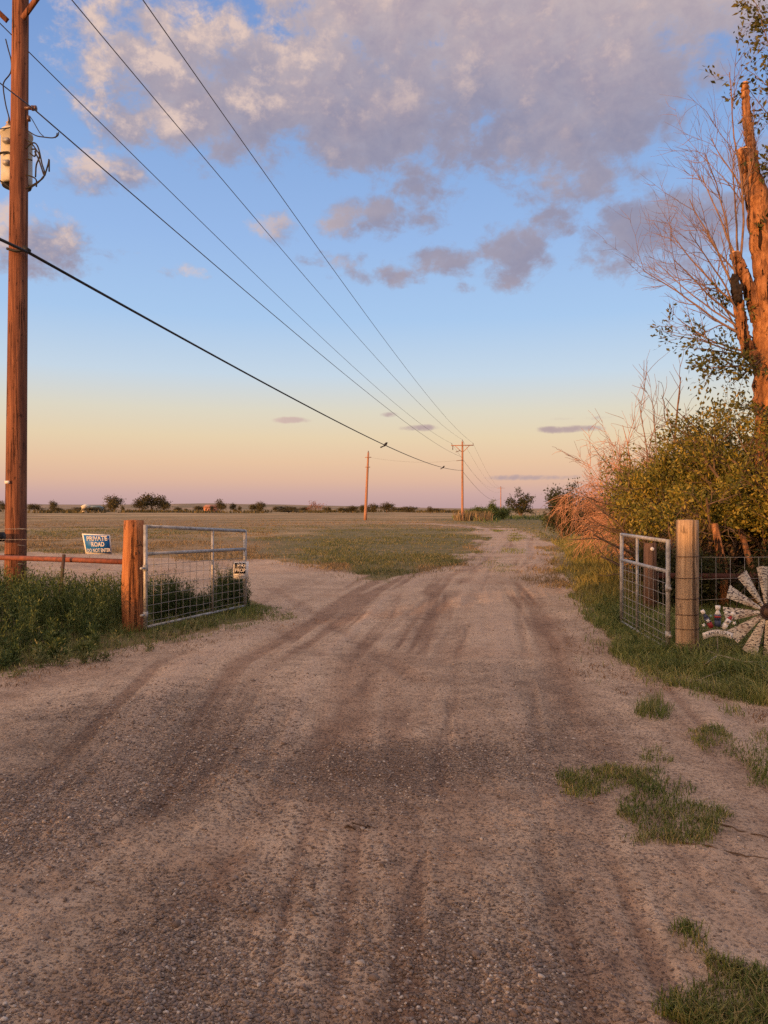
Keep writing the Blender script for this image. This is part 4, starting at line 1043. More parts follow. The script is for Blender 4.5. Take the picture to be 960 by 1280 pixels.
mb = MB(); ca = near_pt(36, 316, 12.3); cb = v3(PB, z0b)+np.array([-.1, -.22, 6.95-z0b]); cq = span(mb, ca, cb, .86, .024, 60, 6)
span(mb, ca+BACK+np.array([0, 0, .3]), ca, .9, .024, 40, 6); span(mb, cb, v3(PC, zc+6.4), 2.3, .022)
tag(mb.build('telephone_cable', M_cable, None, True), 'thick black sagging cable, lowest line from the near pole', 'cable', 'overhead wires')
mb = MB(); pa = np.array([PM[0]+.42, PM[1]-.2, zm+9.05]); span(mb, pa, v3(PB, z0b)+np.array([-.2, 0, 8.3]), .5, .008)
tag(mb.build('service_wire', M_line, None, True), 'faint thin wire from the lone field pole to the crossarm pole', 'power line', 'overhead wires')
# birds on the cable
def bird(px, label, flip, s=1.0):
    k = np.argmin(np.abs(CX+F*cq[:, 0]/cq[:, 1]-px)); c = cq[k]+np.array([0, 0, .03])
    mb = MB(); a = np.array([.75*flip, -.35, -.35]); a = unit(a)
    mb.tube([c-a*.10*s+np.array([0,0,.10*s]), c-a*.05*s+np.array([0,0,.10*s]), c+a*.02*s+np.array([0,0,.06*s]), c+a*.12*s, c+a*.18*s], [.012, .055*s, .075*s, .05*s, .02], 10)
    mb.tube([c+a*.15*s, c+a*.36*s], [.03*s, .045*s], 6)
    mb.tube([c-a*.10*s+np.array([0,0,.11*s]), c-a*.155*s+np.array([0,0,.10*s])], [.014, .003], 6)
    for q in (-1, 1): mb.tube([c+np.array([.02*q, 0, .02]), c+np.array([.02*q, 0, -.03])], .008, 5)
    o = mb.build('bird', M_bird, None, True, c); tag(o, label, 'bird')
bird(482, 'dark bird perched on the black cable left of the middle of the span', -1, 1.05)
bird(555, 'smaller bird perched on the black cable near the crossarm pole', -1, 1.1)

# ------------------------------------------------------------------ LEFT FENCE AND GATE
lp = np.array([-3.28, 10.08]); zl = g1(*lp)
post = thing('gate_post', v3(lp, zl), 'thick orange lit wooden gate post carrying the left gate', 'gate post', 'wooden gate posts')
zz = np.linspace(-.15, 1.46-zl, 12); ang = np.arange(28)*2*math.pi/28
mb = MB()
Vp = []
for z in zz:
    rr = (.148+.012*math.sin(z*3)-.008*z)*(1+.035*np.sin(ang*3+1)+.03*np.sin(ang*7+z*2)+rng.normal(0, .008, 28))
    Vp.append(np.stack([lp[0]+rr*np.cos(ang), lp[1]+rr*np.sin(ang), np.full(28, zl+z)], -1))
Vp = np.vstack(Vp); m_ = len(zz); q = [(i*28+k, i*28+(k+1) % 28, (i+1)*28+(k+1) % 28, (i+1)*28+k) for i in range(m_-1) for k in range(28)]
top = v3(lp, zl+zz[-1]+.008); t_ = [(len(Vp), (m_-1)*28+k, (m_-1)*28+(k+1) % 28) for k in range(28)]
mb.add(np.vstack([Vp, top[None]]), t_, q); mb.build('post_shaft', M_post, post, True)
mb = MB()                                           # carved dark marks on the face, old nails
for px, py, px2, py2, r in ((172,675,172,680,.007),(170,683,176,681,.006),(172,688,175,692,.007),(170,690,170,694,.007),(175,676,178,684,.006)):
    mb.tube([P(px, py, 9.945), P(px2, py2, 9.945)], r, 5)
mb.build('knot_marks', M_charred, post)

def gate(hinge, end, zt0, zt1, zm0, zm1, zb0, zb1, mids, label, nx, rad=.024, cells=12, wire=.0030):
    h = np.array(hinge); e = np.array(end); z0 = g1(*h)
    t = thing('farm_gate', v3(h, z0), label, 'gate', 'metal gates standing open')
    at = lambda s, z: v3(h*(1-s)+e*s, z); zt = lambda s: zt0+(zt1-zt0)*s; zmid = lambda s: zm0+(zm1-zm0)*s; zb = lambda s: zb0+(zb1-zb0)*s
    for s in (0, 1): MB().tube([at(s, zb(s)-.02), at(s, zt(s)+.02)], rad*1.1, 12).build('upright', M_galv, t, True)
    for s in mids: MB().tube([at(s, zb(s)), at(s, zt(s))], rad*.8, 12).build('upright', M_galv, t, True)
    for f in (zt, zmid, zb): MB().tube([at(0, f(0)), at(.5, (f(0)+f(1))/2), at(1, f(1))], rad*(1 if f is not zb else .8), 12).build('rail', M_galv, t, True)
    mb = MB()
    for i in range(1, nx):
        s = i/nx
        mb.tube([at(s, zb(s)), at(s+rng.normal(0, .002), (zb(s)+zmid(s))/2), at(s, zmid(s))], wire, 4, False)
    for k in range(1, 8):
        f = (k/8)**1.25
        mb.tube([at(s, zb(s)+(zmid(s)-zb(s))*f+rng.normal(0, .003)) for s in np.linspace(0, 1, 9)], wire, 4, False)
    mb.build('wire_mesh', M_wire, t)
    dv = unit(v3(e-h, 0))
    for z in (zmid(0)-.18, zb(0)+.16): mb = MB(); mb.tube([at(0, z)-dv*.0, at(0, z)-dv*.09], .016, 8); mb.tube([at(0, z-.04), at(0, z+.04)], rad*1.35, 10); mb.build('hinge', M_galv, t, True)
    return t, at, zt, zmid, zb
lg, at, zt, zmid, zb = gate((-3.06, 9.86), (-2.17, 12.0), 1.385, 1.265, 1.03, .985, .09, .10, (.63,), 'left metal gate with a small black sign at its end', 15)
# small sign wrapped on the end upright
gc = at(.965, .66)+np.array([0, -.045, 0]); un = unit(np.array([.86, .5, 0])*1.0); un = unit(v3(np.array([1., .12]), 0)); vn = np.array([.03, 0, 1.]); nn = unit(np.cross(un, vn))
sg = thing('property_sign', gc, 'small black and white private property sign at the end of the left gate', 'sign', 'warning signs')
w_, h_ = .19, .265
oc = gc+np.array([-.03, 0, .0])
mb = MB(); mb.prism([(-w_/2,-h_/2),(w_/2,-h_/2),(w_/2,h_/2),(-w_/2,h_/2)], oc, un, vn, -nn, .003)
mb.prism([(w_/2-.001,-h_/2),(w_/2+.05,-h_/2),(w_/2+.05,h_/2),(w_/2-.001,h_/2)], oc+un*.0-nn*.002, unit(un-nn*.5), vn, -nn, .003); mb.build('panel', M_white, sg)
MB().prism([(-.08,-.05),(.09,-.05),(.09,.118),(-.08,.118)], oc+nn*.0005, un, vn, nn, .0012).build('black_field', M_blackp, sg)
mb = MB(); add_text(mb, 'PRI', .085, oc+nn*.003+un*.025+vn*.073, un, vn, nn, bold=.0005, width=.115); add_text(mb, 'PROP', .075, oc+nn*.003+un*.008+vn*.0, un, vn, nn, bold=.0005, width=.155); mb.build('lettering', M_white, sg)
mb = MB(); mb.box(oc+nn*.002+vn*-.092, .13, .003, .012); mb.build('small_print', M_grey, sg)

# rusted pipe rail, leaning steel post, barbed wire, sign
a = v3(lp, .915)+np.array([-.13, 0, 0]); e = np.array([-12.0, 14.0, .92]); b_ = P(0, 697, 11.05)
pr = thing('pipe_rail', (a[0], a[1], zl), 'rusty red pipe rail running left from the orange post', 'fence rail')
far_ = a+(b_-a)*2.6
MB().tube([a, a*.6+b_*.4+np.array([0, 0, .004]), b_, far_], .036, 12).build('pipe', M_rustpipe, pr, True)
mb = MB()
for s in (1.9,): q = a+(b_-a)*s; mb.tube([v3(q[:2], -.05), q], .03, 8)
mb.build('pipe_leg', M_rustpipe, pr)
q0 = P(71, 760, 10.45); q1 = P(80, 693, 10.35); q0[2] = g1(q0[0], q0[1])-.05
mb = MB(); dv = unit(q1-q0); sx = unit(np.cross(dv, [0, 1, 0])); sy = np.cross(sx, dv)
mb.box((q0+q1)/2, .045, .006, np.linalg.norm(q1-q0), np.stack([sx, sy, dv], 1)); mb.box((q0+q1)/2+sy*.016, .006, .026, np.linalg.norm(q1-q0), np.stack([sx, sy, dv], 1))
o = mb.build('steel_post', M_tpost, None, False, q0); tag(o, 'thin dark steel fence post leaning against the rusty rail', 'fence post')
bw = thing('barbed_wire', (lp[0], lp[1], zl), 'two thin strands of barbed wire above the rusty rail', 'fence wire')
for z, dz in ((1.22, .0), (1.36, .03)):
    a2 = v3(lp, z)+np.array([-.14, -.03, 0]); b2 = np.array([far_[0], far_[1], z+dz]); mb = MB()
    t = np.linspace(0, 1, 20); pts = a2*(1-t)[:, None]+b2*t[:, None]; pts[:, 2] -= .05*4*t*(1-t); mb.tube(pts, .0022, 4)
    for s in np.arange(.02, 1, .022):
        p = a2*(1-s)+b2*s; p[2] -= .05*4*s*(1-s); mb.tube([p+np.array([0, -.012, -.012]), p+np.array([0, .012, .012])], .0018, 3)
    mb.build('strand', M_wire, bw)
mb = MB(); mb.tube([P(-60, 671, 11.8), P(4.5, 671, 11.8)], .075, 10); tag(mb.build('black_pipe', M_black, None, True), 'short black pipe end at the left edge behind the pole', 'pipe')
# blue sign
c0 = [P(103.3, 668, 10.3), P(138.3, 667.3, 10.35), P(139.3, 692.2, 10.35), P(106.3, 693, 10.3)]
oc = sum(c0)/4; un = unit((c0[1]-c0[0])+(c0[2]-c0[3])); vn = unit((c0[0]-c0[3])+(c0[1]-c0[2])); nn = unit(np.cross(un, vn))
if nn[1] > 0: nn = -nn
loc2 = np.array([((p-oc) @ un, (p-oc) @ vn) for p in c0])
sg = thing('road_sign', v3(oc[:2], oc[2]), 'blue private road sign hung above the rusty rail', 'sign', 'warning signs')
MB().prism(loc2, oc, un, vn, -nn, .003).build('panel', M_white, sg)
MB().prism(loc2*np.array([.91, .88]), oc+nn*.0004, un, vn, nn, .0012).build('blue_field', M_blue, sg)
mb = MB(); s2 = nn*.0025
add_text(mb, 'PRIVATE', .085, oc+s2+vn*.073+un*-.004, un, vn, nn, bold=.002, width=.262)
add_text(mb, 'ROAD', .085, oc+s2+vn*-.006+un*.004, un, vn, nn, bold=.002, width=.165)
add_text(mb, 'DO NOT ENTER', .070, oc+s2+vn*-.087+un*.008, un, vn, nn, bold=.001, width=.30)
mb.build('lettering', M_white, sg)
for s in (-.12, .12):
    p = oc+un*s-nn*.008
    for q0_, q1_ in ((.135, .20), (-.13, -.19)): MB().tube([p+vn*q0_, p+vn*q1_], .003, 4).build('tie_wire', M_wire, sg)

# ------------------------------------------------------------------ RIGHT GATE, POST AND FENCE
rp = np.array([3.30, 8.36]); zr = g1(*rp)
post = thing('gate_post', v3(rp, zr), 'pale weathered gate post wrapped in fence wire, by the right gate', 'gate post', 'wooden gate posts')
zz = np.linspace(-.12, 1.487-zr, 12); mb = MB(); Vp = []
for z in zz:
    rr = (.121-.004*z)*(1+.012*np.sin(ang*3+.5)+rng.normal(0, .005, 28))
    Vp.append(np.stack([rp[0]+rr*np.cos(ang), rp[1]+rr*np.sin(ang), np.full(28, zr+z)], -1))
Vp = np.vstack(Vp); m_ = len(zz); q = [(i*28+k, i*28+(k+1) % 28, (i+1)*28+(k+1) % 28, (i+1)*28+k) for i in range(m_-1) for k in range(28)]
mb.add(np.vstack([Vp, v3(rp, zr+zz[-1]+.006)[None]]), [(len(Vp), (m_-1)*28+k, (m_-1)*28+(k+1) % 28) for k in range(28)], q); mb.build('post_shaft', M_post2, post, True)
levels = [P(862, y, 8.25)[2] for y in (698, 725, 751, 771, 789, 808)]
for z in levels:
    mb = MB(); aa = np.linspace(-.2, math.pi*2, 25); mb.tube([(rp[0]+.124*math.cos(t), rp[1]+.124*math.sin(t), z+.004*t) for t in aa], .0032, 5)
    mb.build('wire_wrap', M_tpost, post, True)
gate((3.13, 8.47), (3.2, 10.35), 1.25, 1.265, .915, .925, -.0+.06, .09, (.62,), 'right metal gate swung open along the verge', 11, .022)
# woven wire fence from the post to the right
fe = np.array([8.6, 8.9])
wf = thing('wire_fence', v3(rp, zr), 'woven wire fence behind the windmill, right of the pale post', 'fence')
mb = MB()
for z in levels:
    t = np.linspace(0, 1, 14); s = v3(rp, z)+np.array([.12, -.02, 0]); e2 = v3(fe, z+.02)
    pts = s*(1-t)[:, None]+e2*t[:, None]+np.stack([t*0, rng.normal(0, .006, 14), rng.normal(0, .006, 14)], -1); mb.tube(pts, .0024, 4)
mb.build('line_wire', M_wire, wf)
mb = MB()
for s in np.arange(.03, 1, .031):
    p = v3(rp*(1-s)+fe*s, 0); mb.tube([p+[0, 0, levels[0]], p+[.004, 0, (levels[0]+levels[-1])/2], p+[0, 0, levels[-1]-.1]], .002, 4)
mb.build('stay_wire', M_wire, wf)
MB().tube([v3(fe, -.1), v3(fe, 1.4)], .1, 16).build('end_post', M_oldpost, wf, True)
# older post behind the gate, red pipe rail behind the fence
op = P(812.5, 690, 11.4)[:2]; zo = g1(*op)
t = thing('old_post', v3(op, zo), 'brown older wooden post seen through the right gate', 'fence post')
MB().tube([v3(op, zo-.1), v3(op, .6), v3(op, 1.10)], [.1, .095, .092], 18).build('post_shaft', M_oldpost, t, True)
c = v3(op, 1.02)+np.array([0, -.098, 0]); MB().lathe(c, [(0, .012), (.022, .01), (.03, 0), (.02, -.02)], 12, [[1,0,0],[0,0,-1],[0,1,0]]).build('white_insulator', M_white, t, True)
mb = MB(); pa = v3(op, .62)+np.array([.09, .0, 0]); mb.tube([pa, pa+np.array([6.0, -1.0, .02])], .045, 10)
mb.tube([pa+np.array([3.4, -.567, -.75]), pa+np.array([3.4, -.567, 0])], .04, 8)
tag(mb.build('shaded_rail', M_darkrail, None, True, pa), 'dark red pipe rail behind the wire fence', 'fence rail')

# windmill fan ornament leaning on the fence
hub = P(958.5, 765, 8.12); wm = thing('windmill_fan', (hub[0], hub[1], g1(hub[0], hub[1])), 'round stamped tin windmill fan leaning on the wire fence', 'windmill ornament')
ux = unit(np.array([1, .12, 0])); uz = unit(np.array([0, .14, 1.])); un_ = unit(np.cross(ux, uz));
if un_[1] > 0: un_ = -un_
Ro = .475; Ri = .085
fan0 = None
for k in range(12):
    a = R(180+k*30+2); c_ = ux*math.cos(a)+uz*math.sin(a); s_ = -ux*math.sin(a)+uz*math.cos(a)
    p_ = unit(s_*math.cos(R(14))+un_*math.sin(R(14))); mb = MB()
    V = []
    for i in range(6):
        f = i/5; rr = Ri+(Ro-Ri)*f; wd = .04+.108*f
        for j in range(5):
            g = (j/4-.5)*2; V.append(hub+c_*(rr*(1+.02*(1-g*g)*f))+p_*g*wd*.5*1.08+un_*(.012*(1-g*g)))
    V = np.array(V); V = np.vstack([V, V+np.cross(c_, p_)*.0015]); q = []
    for i in range(5):
        for j in range(4): b0 = i*5+j; q += [(b0, b0+1, b0+6, b0+5), (30+b0, 30+b0+5, 30+b0+6, 30+b0+1)]
    mb.add(V, (), q); mb.build('fan_blade', M_fan, wm, True)
def ring(mb, c, r, w, n=40):
    aa = np.linspace(0, 2*math.pi, n+1); mb.tube([c+ux*r*math.cos(t)+uz*r*math.sin(t) for t in aa], w, 6, False)
mb = MB(); ring(mb, hub+un_*.01, .075, .008); ring(mb, hub+un_*.01, .05, .006)
mb.build('hub_ring', M_tpost, wm, True)
MB().lathe(hub, [(0, .025), (.03, .02), (.045, .0), (.07, -.004), (.07, -.012), (0, -.013)], 20, np.stack([ux, uz, un_], 1)).build('hub', M_oldpost, wm, True)
mb = MB(); ring(mb, hub-un_*.02, .33, .004, 60); mb.build('support_ring', M_tpost, wm, True)
mb = MB(); mb.tube([v3(hub[:2], g1(hub[0], hub[1])-.05)+np.array([0, .05, 0]), hub-un_*.03, hub-un_*.04+uz*.35], .012, 8); mb.build('stake', M_tpost, wm, True)

# patriotic garden stake
gc = P(897.5, 795, 7.9); gx = np.array([1., 0, 0]); gzv = np.array([0, 0, 1.]); gn = np.array([0, -1., 0])
gs = thing('garden_stake', (gc[0], gc[1], g1(gc[0], gc[1])), 'painted metal garden stake with firecrackers over a white America banner', 'garden ornament')
U = 7.9/F                                             # one photo pixel at that distance, in metres
def gp(px, py): return np.array([(px-897.5)*U, (795-py)*U])
# arched banner
mb = MB(); ao = []; ai = []
for i in range(15):
    f = i/14; x = -19+38*f; h = 4.5*(1-(2*f-1)**2); ao.append((x*U, (h+3.2)*U)); ai.append((x*.93*U, (h-4.6)*U))
pts = ao+ai[::-1]; k = len(ao)
V0 = np.array([gc+p[0]*gx+p[1]*gzv for p in ao]+[gc+p[0]*gx+p[1]*gzv for p in ai]); V1 = V0+gn*-.006
Va = np.vstack([V0, V1]); q = []
for i in range(k-1): q += [(i, k+i, k+i+1, i+1), (2*k+i, 2*k+i+1, 3*k+i+1, 3*k+i), (i, i+1, 2*k+i+1, 2*k+i), (k+i+1, k+i, 3*k+i, 3*k+i+1)]
q += [(0, 2*k, 3*k, k), (k-1, 2*k-1, 4*k-1, 3*k-1)]
mb.add(Va, (), q); mb.build('banner', M_white, gs)
def star(mb, c, r, th=.005, rot=0):
    o = [((r if i % 2 == 0 else r*.42)*math.sin(i*math.pi/5+rot), (r if i % 2 == 0 else r*.42)*math.cos(i*math.pi/5+rot)) for i in range(10)]
    mb.prism(o, c, gx, gzv, gn, th)
mb = MB()
word = 'AMERICA'
for i, ch in enumerate(word):
    f = (i+.5)/7; x = (-11.8+23.6*f); y = 4.5*(1-(x/19)**2)-.6
    an = -2*4.5*x/19**2; uu = unit(gx*math.cos(math.atan(an))+gzv*math.sin(math.atan(an))); vv = np.cross(gn, uu)*-1
    if vv[2] < 0: vv = -vv
    add_text(mb, ch, .039, gc+gx*x*U+gzv*y*U+gn*.001, uu, vv, gn, bold=0)
for x in (-14.3, 14.3): star(mb, gc+gx*x*U+gzv*1.2*U+gn*.0005, .011, .0015)
mb.build('lettering', M_blackp, gs)
mb = MB()
mb.tube([v3(gc[:2], g1(gc[0], gc[1])-.08)+np.array([.015, .012, 0]), gc+np.array([0, .012, -.02]), gc+np.array([-.004, .012, .12])], .004, 6)
for px, py in ((886,783),(909,782)): p = gp(px, py); mb.tube([gc+np.array([0, .012, .02]), gc+p[0]*gx+p[1]*gzv+np.array([0, .012, 0])], .0035, 5)
mb.build('rod', M_wire, gs)
def cracker(p0, p1, w, mats):
    """firecracker: sleeve from p0 to p1 in two colours, pointed shoulder, white fuse cap"""
    a = gc+gp(*p0)[0]*gx+gp(*p0)[1]*gzv+gn*.004; b = gc+gp(*p1)[0]*gx+gp(*p1)[1]*gzv+gn*.004; v = b-a
    body = MB().tube([a, a+v*.3], w, 14).build('firecracker', mats[0], gs, True)
    MB().tube([a+v*.30, a+v*.58], w*1.02, 14).build('upper_sleeve', mats[1], body, True)
    MB().tube([a+v*.58, a+v*.68, a+v*.8], [w, w*.7, w*.35], 14).build('shoulder', mats[2], body, True)
    MB().tube([a+v*.8, a+v*.82, a+v*1.0], [w*.35, w*.8, w*.8], 12).build('fuse_cap', M_white, body, True)
cracker((889.5,784), (877.5,763), .025, (M_red, M_navy, M_navy)); cracker((897,783), (897.3,757), .031, (M_navy, M_navy, M_white)); cracker((903.5,786), (917,766), .027, (M_white, M_white, M_red))
MB().tube([gc+gp(897,772)[0]*gx+gp(897,772)[1]*gzv+gn*.005, gc+gp(897,769.5)[0]*gx+gp(897,769.5)[1]*gzv+gn*.005], .0325, 14).build('red_band', M_red, gs, True)
for i, (px, py, r) in enumerate(((883.5,775.5,.026), (878,781,.024), (906,766,.026), (916,778.5,.026))):
    mb = MB(); p = gp(px, py); star(mb, gc+p[0]*gx+p[1]*gzv+gn*.034, r, .005, .2*i); mb.build('star', M_white, gs)
mb = MB(); p = gp(886.8, 769.5); star(mb, gc+p[0]*gx+p[1]*gzv+gn*.032, .016, .005); mb.build('star', M_teal, gs)
mb = MB(); p = gp(908, 777); star(mb, gc+p[0]*gx+p[1]*gzv+gn*.034, .016, .003); mb.build('star', M_navy, gs)

# bleached fallen branch on the verge
def zg(px, py, dz=.06):
    x, y = GP(px, py+4); return np.array([x, y, g1(x, y)+dz])
mb = MB(); pts = [(880,842),(893,832),(899,829),(915,833),(930,838),(950,838),(975,836)]
mb.tube([zg(a_, b_, .09) for a_, b_ in pts], [.004,.006,.008,.007,.006,.006,.004], 7)
mb.tube([zg(a_, b_, .06) for a_, b_ in ((872,856),(890,850),(905,846),(925,845))], [.003,.004,.005,.003], 6); mb.tube([zg(899, 829, .09), zg(884, 826, .12)], [.004,.002], 5)
tag(mb.build('fallen_branch', M_stick, None, True, zg(905, 836)), 'bleached fallen branch lying in the grass below the windmill', 'branch')
# twigs on the road
for pts, lab in (([(432,1037),(450,1035),(468,1034)], 'small dark twig lying on the road near the middle'), ([(893,1033),(925,1040),(965,1052)], 'thin dark root across the dirt at the right edge'), ([(850,1058),(900,1068),(970,1082)], 'longer dark root on the dirt below the green patch')):
    q = []
    for a_, b_ in pts: x, y = GP(a_, b_); q.append((x, y, g1(x, y)+.006))
    q = np.array(q); t = np.linspace(0, 2, 9); i = np.minimum(t.astype(int), 1); f = (t-i)[:, None]; s = q[i]*(1-f)+q[i+1]*f+rng.normal(0, .012, (9, 3))*[1, 1, .3]
    tag(MB().tube(s, np.linspace(.0055, .0025, 9), 6).build('twig', M_darkbark, None, True, q[0]), lab, 'twig')

# ------------------------------------------------------------------ unseen leafy row added behind the viewer, shaped to shade posts and ground
def added_hedge():
    s45 = math.sqrt(.5); n_ = 30000
    p = rng.uniform(-16, 14, n_); s = rng.normal(0, .55, n_)-20
    h = np.where(p > -7.9, 2.85, 1.5)+(fbm(p*.9, p*0, 3)-.5)*.7
    z = h*rng.random(n_)**.8
    # p is across the sunlight, s along it
    x = (p+s)*s45; y = (s-p)*s45
    mb = MB(); leaves(np.stack([x, y, z], -1), rng.normal(0, 1, (n_, 3)), np.full(n_, .20), np.full(n_, .13), mb, .5)
    o = thing('added_hedge', (-20*s45, -20*s45, 0), 'long unseen leafy screen added behind the viewer to block low sun', 'added_hedge')
    mb.build('foliage', M_darkleaf, o)
    m2 = MB()
    for q in np.arange(-15, 14, 1.3): x, y = (q-20)*s45, (-20-q)*s45; m2.tube([(x, y, -.1), (x+.1, y, 1.2)], [.05, .02], 6)
    m2.build('stems', M_darkbark, o)
added_hedge()
for i, (x, y, r_, z0, z1) in enumerate(((-2.0, -5.6, 5.2, 3.4, 9.5), (6.5, -4.6, 5.0, 3.2, 9.0))):  # unseen canopies added to cut the sky light on the near ground
    n_ = 9000; v = rng.normal(0, 1, (n_, 3)); v /= np.linalg.norm(v, axis=1)[:, None]; v *= (rng.random(n_)**.45)[:, None]
    mb = MB(); leaves(np.stack([x+v[:, 0]*r_, y+v[:, 1]*r_, (z0+z1)/2+v[:, 2]*(z1-z0)/2], -1), rng.normal(0, 1, (n_, 3)), np.full(n_, .30), np.full(n_, .2), mb, .5)
    o = thing('added_shade_tree', (x, y, 0), ('unseen wide canopy added just behind the viewer to darken the foreground', 'unseen wide canopy added behind the viewer on the right to darken the foreground')[i], 'tree'); mb.build('crown', M_darkleaf, o)
    MB().tube([(x, y, -.1), (x+.1, y, 2), (x, y, 5)], [.28, .22, .12], 10).build('trunk', M_darkbark, o, True)

# ------------------------------------------------------------------ LIGHT, SKY
SUN_EL = R(3.2); SUN_AZ = R(225)                      # clockwise from +Y (the view direction): behind and to the left
sd = np.array([math.sin(SUN_AZ)*math.cos(SUN_EL), math.cos(SUN_AZ)*math.cos(SUN_EL), math.sin(SUN_EL)])
L = bpy.data.lights.new('sun', 'SUN'); L.energy = 5.0; L.color = (1.0, .45, .14); L.angle = R(.5)
lo = bpy.data.objects.new('sun', L); C.objects.link(lo); lo.rotation_euler = Vector(-sd).to_track_quat('-Z', 'Y').to_euler()

w = bpy.data.worlds.new('World'); scene.world = w; w.use_nodes = True
n = NT(w.node_tree)
vec = n.coord('Generated'); vx, vy, vz = n.sep(n.vm('NORMALIZE', vec))
el = n.m('MULTIPLY', n.m('ARCSINE', vz), 57.29578); az = n.m('MULTIPLY', n.m('ARCTAN2', vx, vy), 57.29578)
def elpos(py): return math.degrees(math.atan((HY-py)/F))
E = lambda py: min(1, max(0, elpos(py)/60))
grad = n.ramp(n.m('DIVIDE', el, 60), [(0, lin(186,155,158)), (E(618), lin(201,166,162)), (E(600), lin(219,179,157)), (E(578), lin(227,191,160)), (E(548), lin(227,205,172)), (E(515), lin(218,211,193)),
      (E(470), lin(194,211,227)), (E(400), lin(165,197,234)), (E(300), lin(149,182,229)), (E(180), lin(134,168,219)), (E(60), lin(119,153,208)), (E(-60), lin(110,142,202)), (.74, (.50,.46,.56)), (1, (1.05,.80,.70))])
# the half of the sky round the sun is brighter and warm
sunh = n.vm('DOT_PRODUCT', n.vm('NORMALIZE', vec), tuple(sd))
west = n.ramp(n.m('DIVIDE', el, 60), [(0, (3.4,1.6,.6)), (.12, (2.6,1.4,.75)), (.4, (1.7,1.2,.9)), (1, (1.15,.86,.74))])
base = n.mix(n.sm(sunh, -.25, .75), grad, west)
nish = n.new('ShaderNodeTexSky', sky_type='NISHITA'); nish.sun_disc = False; nish.sun_elevation = SUN_EL; nish.sun_rotation = SUN_AZ
nish.air_density = 1; nish.dust_density = 1; nish.ozone_density = 1
base = n.mix(1.0, base, n.mix(1.0, nish.outputs[0], (.015,.015,.015), 'MULTIPLY'), 'ADD')
# clouds: ragged banks at given bearings and heights above the horizon
def azel(px, py): return (math.degrees(math.atan((px-CX)/F)), math.degrees(math.atan((HY-py)/math.hypot(F, px-CX))))
BLOBS = [(230,50,140,70,.85),(330,105,190,75,1.12),(480,115,170,85,1.2),(620,105,190,90,1.2),(760,95,160,100,1.08),(870,30,120,55,.95),(560,10,340,60,1.15),(140,125,60,45,.75),
         (740,205,46,36,.6),(540,235,50,42,.55),(455,272,56,24,1.0),(635,318,46,36,.95),(560,328,52,20,.85),(515,240,34,18,.7),(690,275,30,14,.75),(690,280,34,20,.6),(480,345,62,14,.75),(340,285,26,22,.6),(580,360,20,8,.5),(440,330,40,12,.55),
         (840,290,95,50,1.05),(900,262,70,42,.9),(40,300,75,34,.85),(112,216,58,22,.85),(105,283,24,11,.55),(228,341,28,11,.6),(145,320,26,12,.4),
         (362,525,22,4,.95),(522,535,20,4,.8),(488,518,13,3.5,.6),(718,536,40,5,1.1),(725,523,36,3.5,.6),(655,597,60,4,.9),(720,240,80,24,.3),(420,325,46,10,.5),(950,220,60,40,.8)]
def density(azv, elv):
    p = n.comb(n.m('MULTIPLY', azv, .75), elv, 0)
    big = n.noise(p, .14, 8, .62); fine = n.noise(p, .50, 8, .66, .2)
    cov = None
    for px, py, rx, ry, s in BLOBS:
        a0, e0 = azel(px, py); ra = math.degrees(rx/F)*1.15; re = math.degrees(ry/F)*1.15
        dx = n.m('MULTIPLY', n.m('SUBTRACT', azv, a0), 1/ra); dy = n.m('MULTIPLY', n.m('SUBTRACT', elv, e0), 1/re)
        q = n.m('MULTIPLY_ADD', n.m('MULTIPLY_ADD', dx, dx, n.m('MULTIPLY', dy, dy)), -.75*s, s)
        cov = q if cov is None else n.m('SMOOTH_MAX', cov, q, .12)
    cov = n.m('MAXIMUM', cov, -.6)
    k = n.m('ADD', n.m('MULTIPLY', n.m('SUBTRACT', big, .5), 2.7), n.m('MULTIPLY', n.m('SUBTRACT', fine, .5), 2.1))
    return n.m('ADD', cov, k), fine, big
d0, fine, big = density(az, el)
d1, _, _ = density(n.m('ADD', az, -2.0), n.m('ADD', el, 1.3))
alpha = n.sm(d0, .18, .85)
thick = n.sm(d0, .45, 1.7)
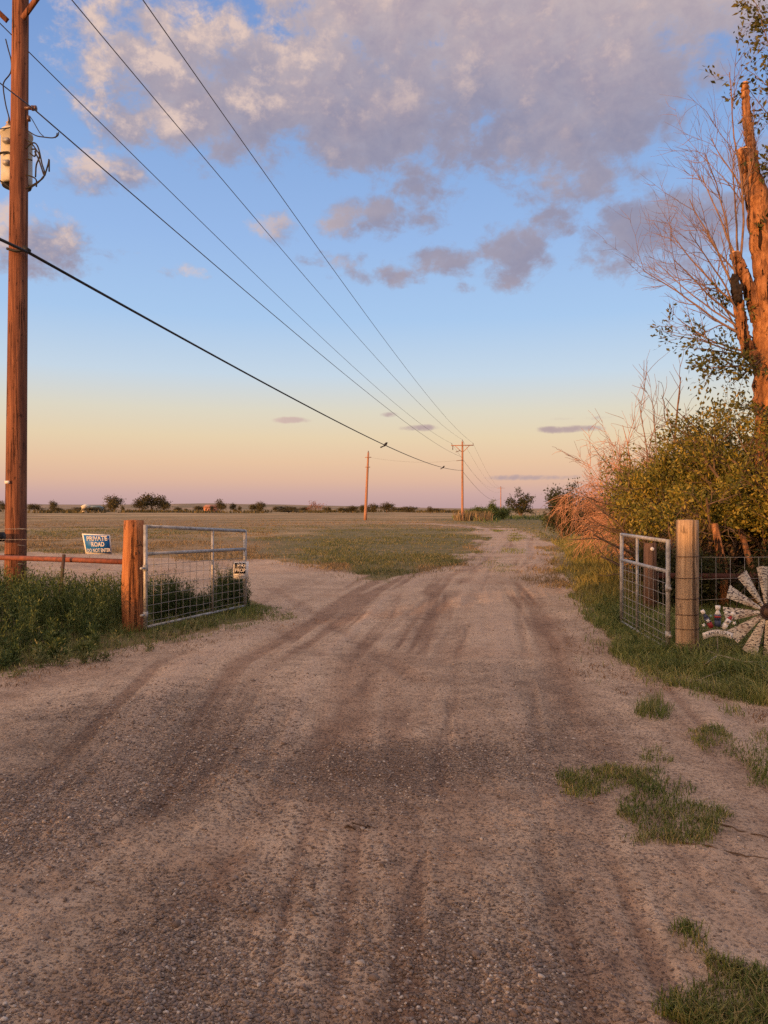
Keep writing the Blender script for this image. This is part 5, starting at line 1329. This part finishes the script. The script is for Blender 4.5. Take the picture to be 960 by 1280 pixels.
lit = n.m('MULTIPLY', n.sm(n.m('SUBTRACT', d0, d1), -.02, 1.0), n.m('ADD', n.m('MULTIPLY_ADD', n.sm(el, 22, 31), .75, .12), n.m('MULTIPLY', n.sm(az, 3, -16), .85)))
hi = n.sm(el, 8, 20); top = n.sm(n.m('ADD', el, n.m('MULTIPLY', n.m('SUBTRACT', big, .5), 26)), 22, 35)
body = n.mix(hi, lin(178,156,158), lin(152,148,168)); bodyd = n.mix(hi, lin(158,138,148), lin(130,129,154))
body = n.mix(top, body, lin(203,184,180)); bodyd = n.mix(n.m('MULTIPLY', top, .8), bodyd, lin(181,162,168))
ccol = n.mix(thick, body, bodyd)
ccol = n.mix(n.m('MULTIPLY', lit, .9), ccol, lin(232,203,186))
col = n.mix(n.m('MULTIPLY', alpha, .90), base, ccol)
# the ground half of the sphere stays dull
col = n.mix(n.sm(el, -.5, -3), col, (.16,.12,.10))
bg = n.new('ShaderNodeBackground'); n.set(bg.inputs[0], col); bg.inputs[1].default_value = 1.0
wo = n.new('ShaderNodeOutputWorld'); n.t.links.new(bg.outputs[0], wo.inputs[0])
w.cycles.sampling_method = 'MANUAL'; w.cycles.sample_map_resolution = 512

# ------------------------------------------------------------------ CAMERA AND RENDER SETTINGS
cam = bpy.data.cameras.new('camera'); co = bpy.data.objects.new('camera', cam); C.objects.link(co)
cam.sensor_fit = 'VERTICAL'; cam.sensor_height = 36; cam.lens = F/1280*36; cam.clip_start = .1; cam.clip_end = 20000
co.location = (0, 0, CAMZ); co.rotation_euler = (R(90)-math.atan((640-HY)/F), 0, 0)
scene.camera = co
scene.render.resolution_x = 768; scene.render.resolution_y = 1024
vs = scene.view_settings; vs.view_transform = 'Standard'; vs.look = 'None'; vs.exposure = 0; vs.gamma = 1; vs.use_curve_mapping = False
cy = scene.cycles; cy.max_bounces = 5; cy.diffuse_bounces = 3; cy.glossy_bounces = 2; cy.transmission_bounces = 2; cy.transparent_max_bounces = 4; cy.use_denoising = False; cy.caustics_reflective = False; cy.caustics_refractive = False
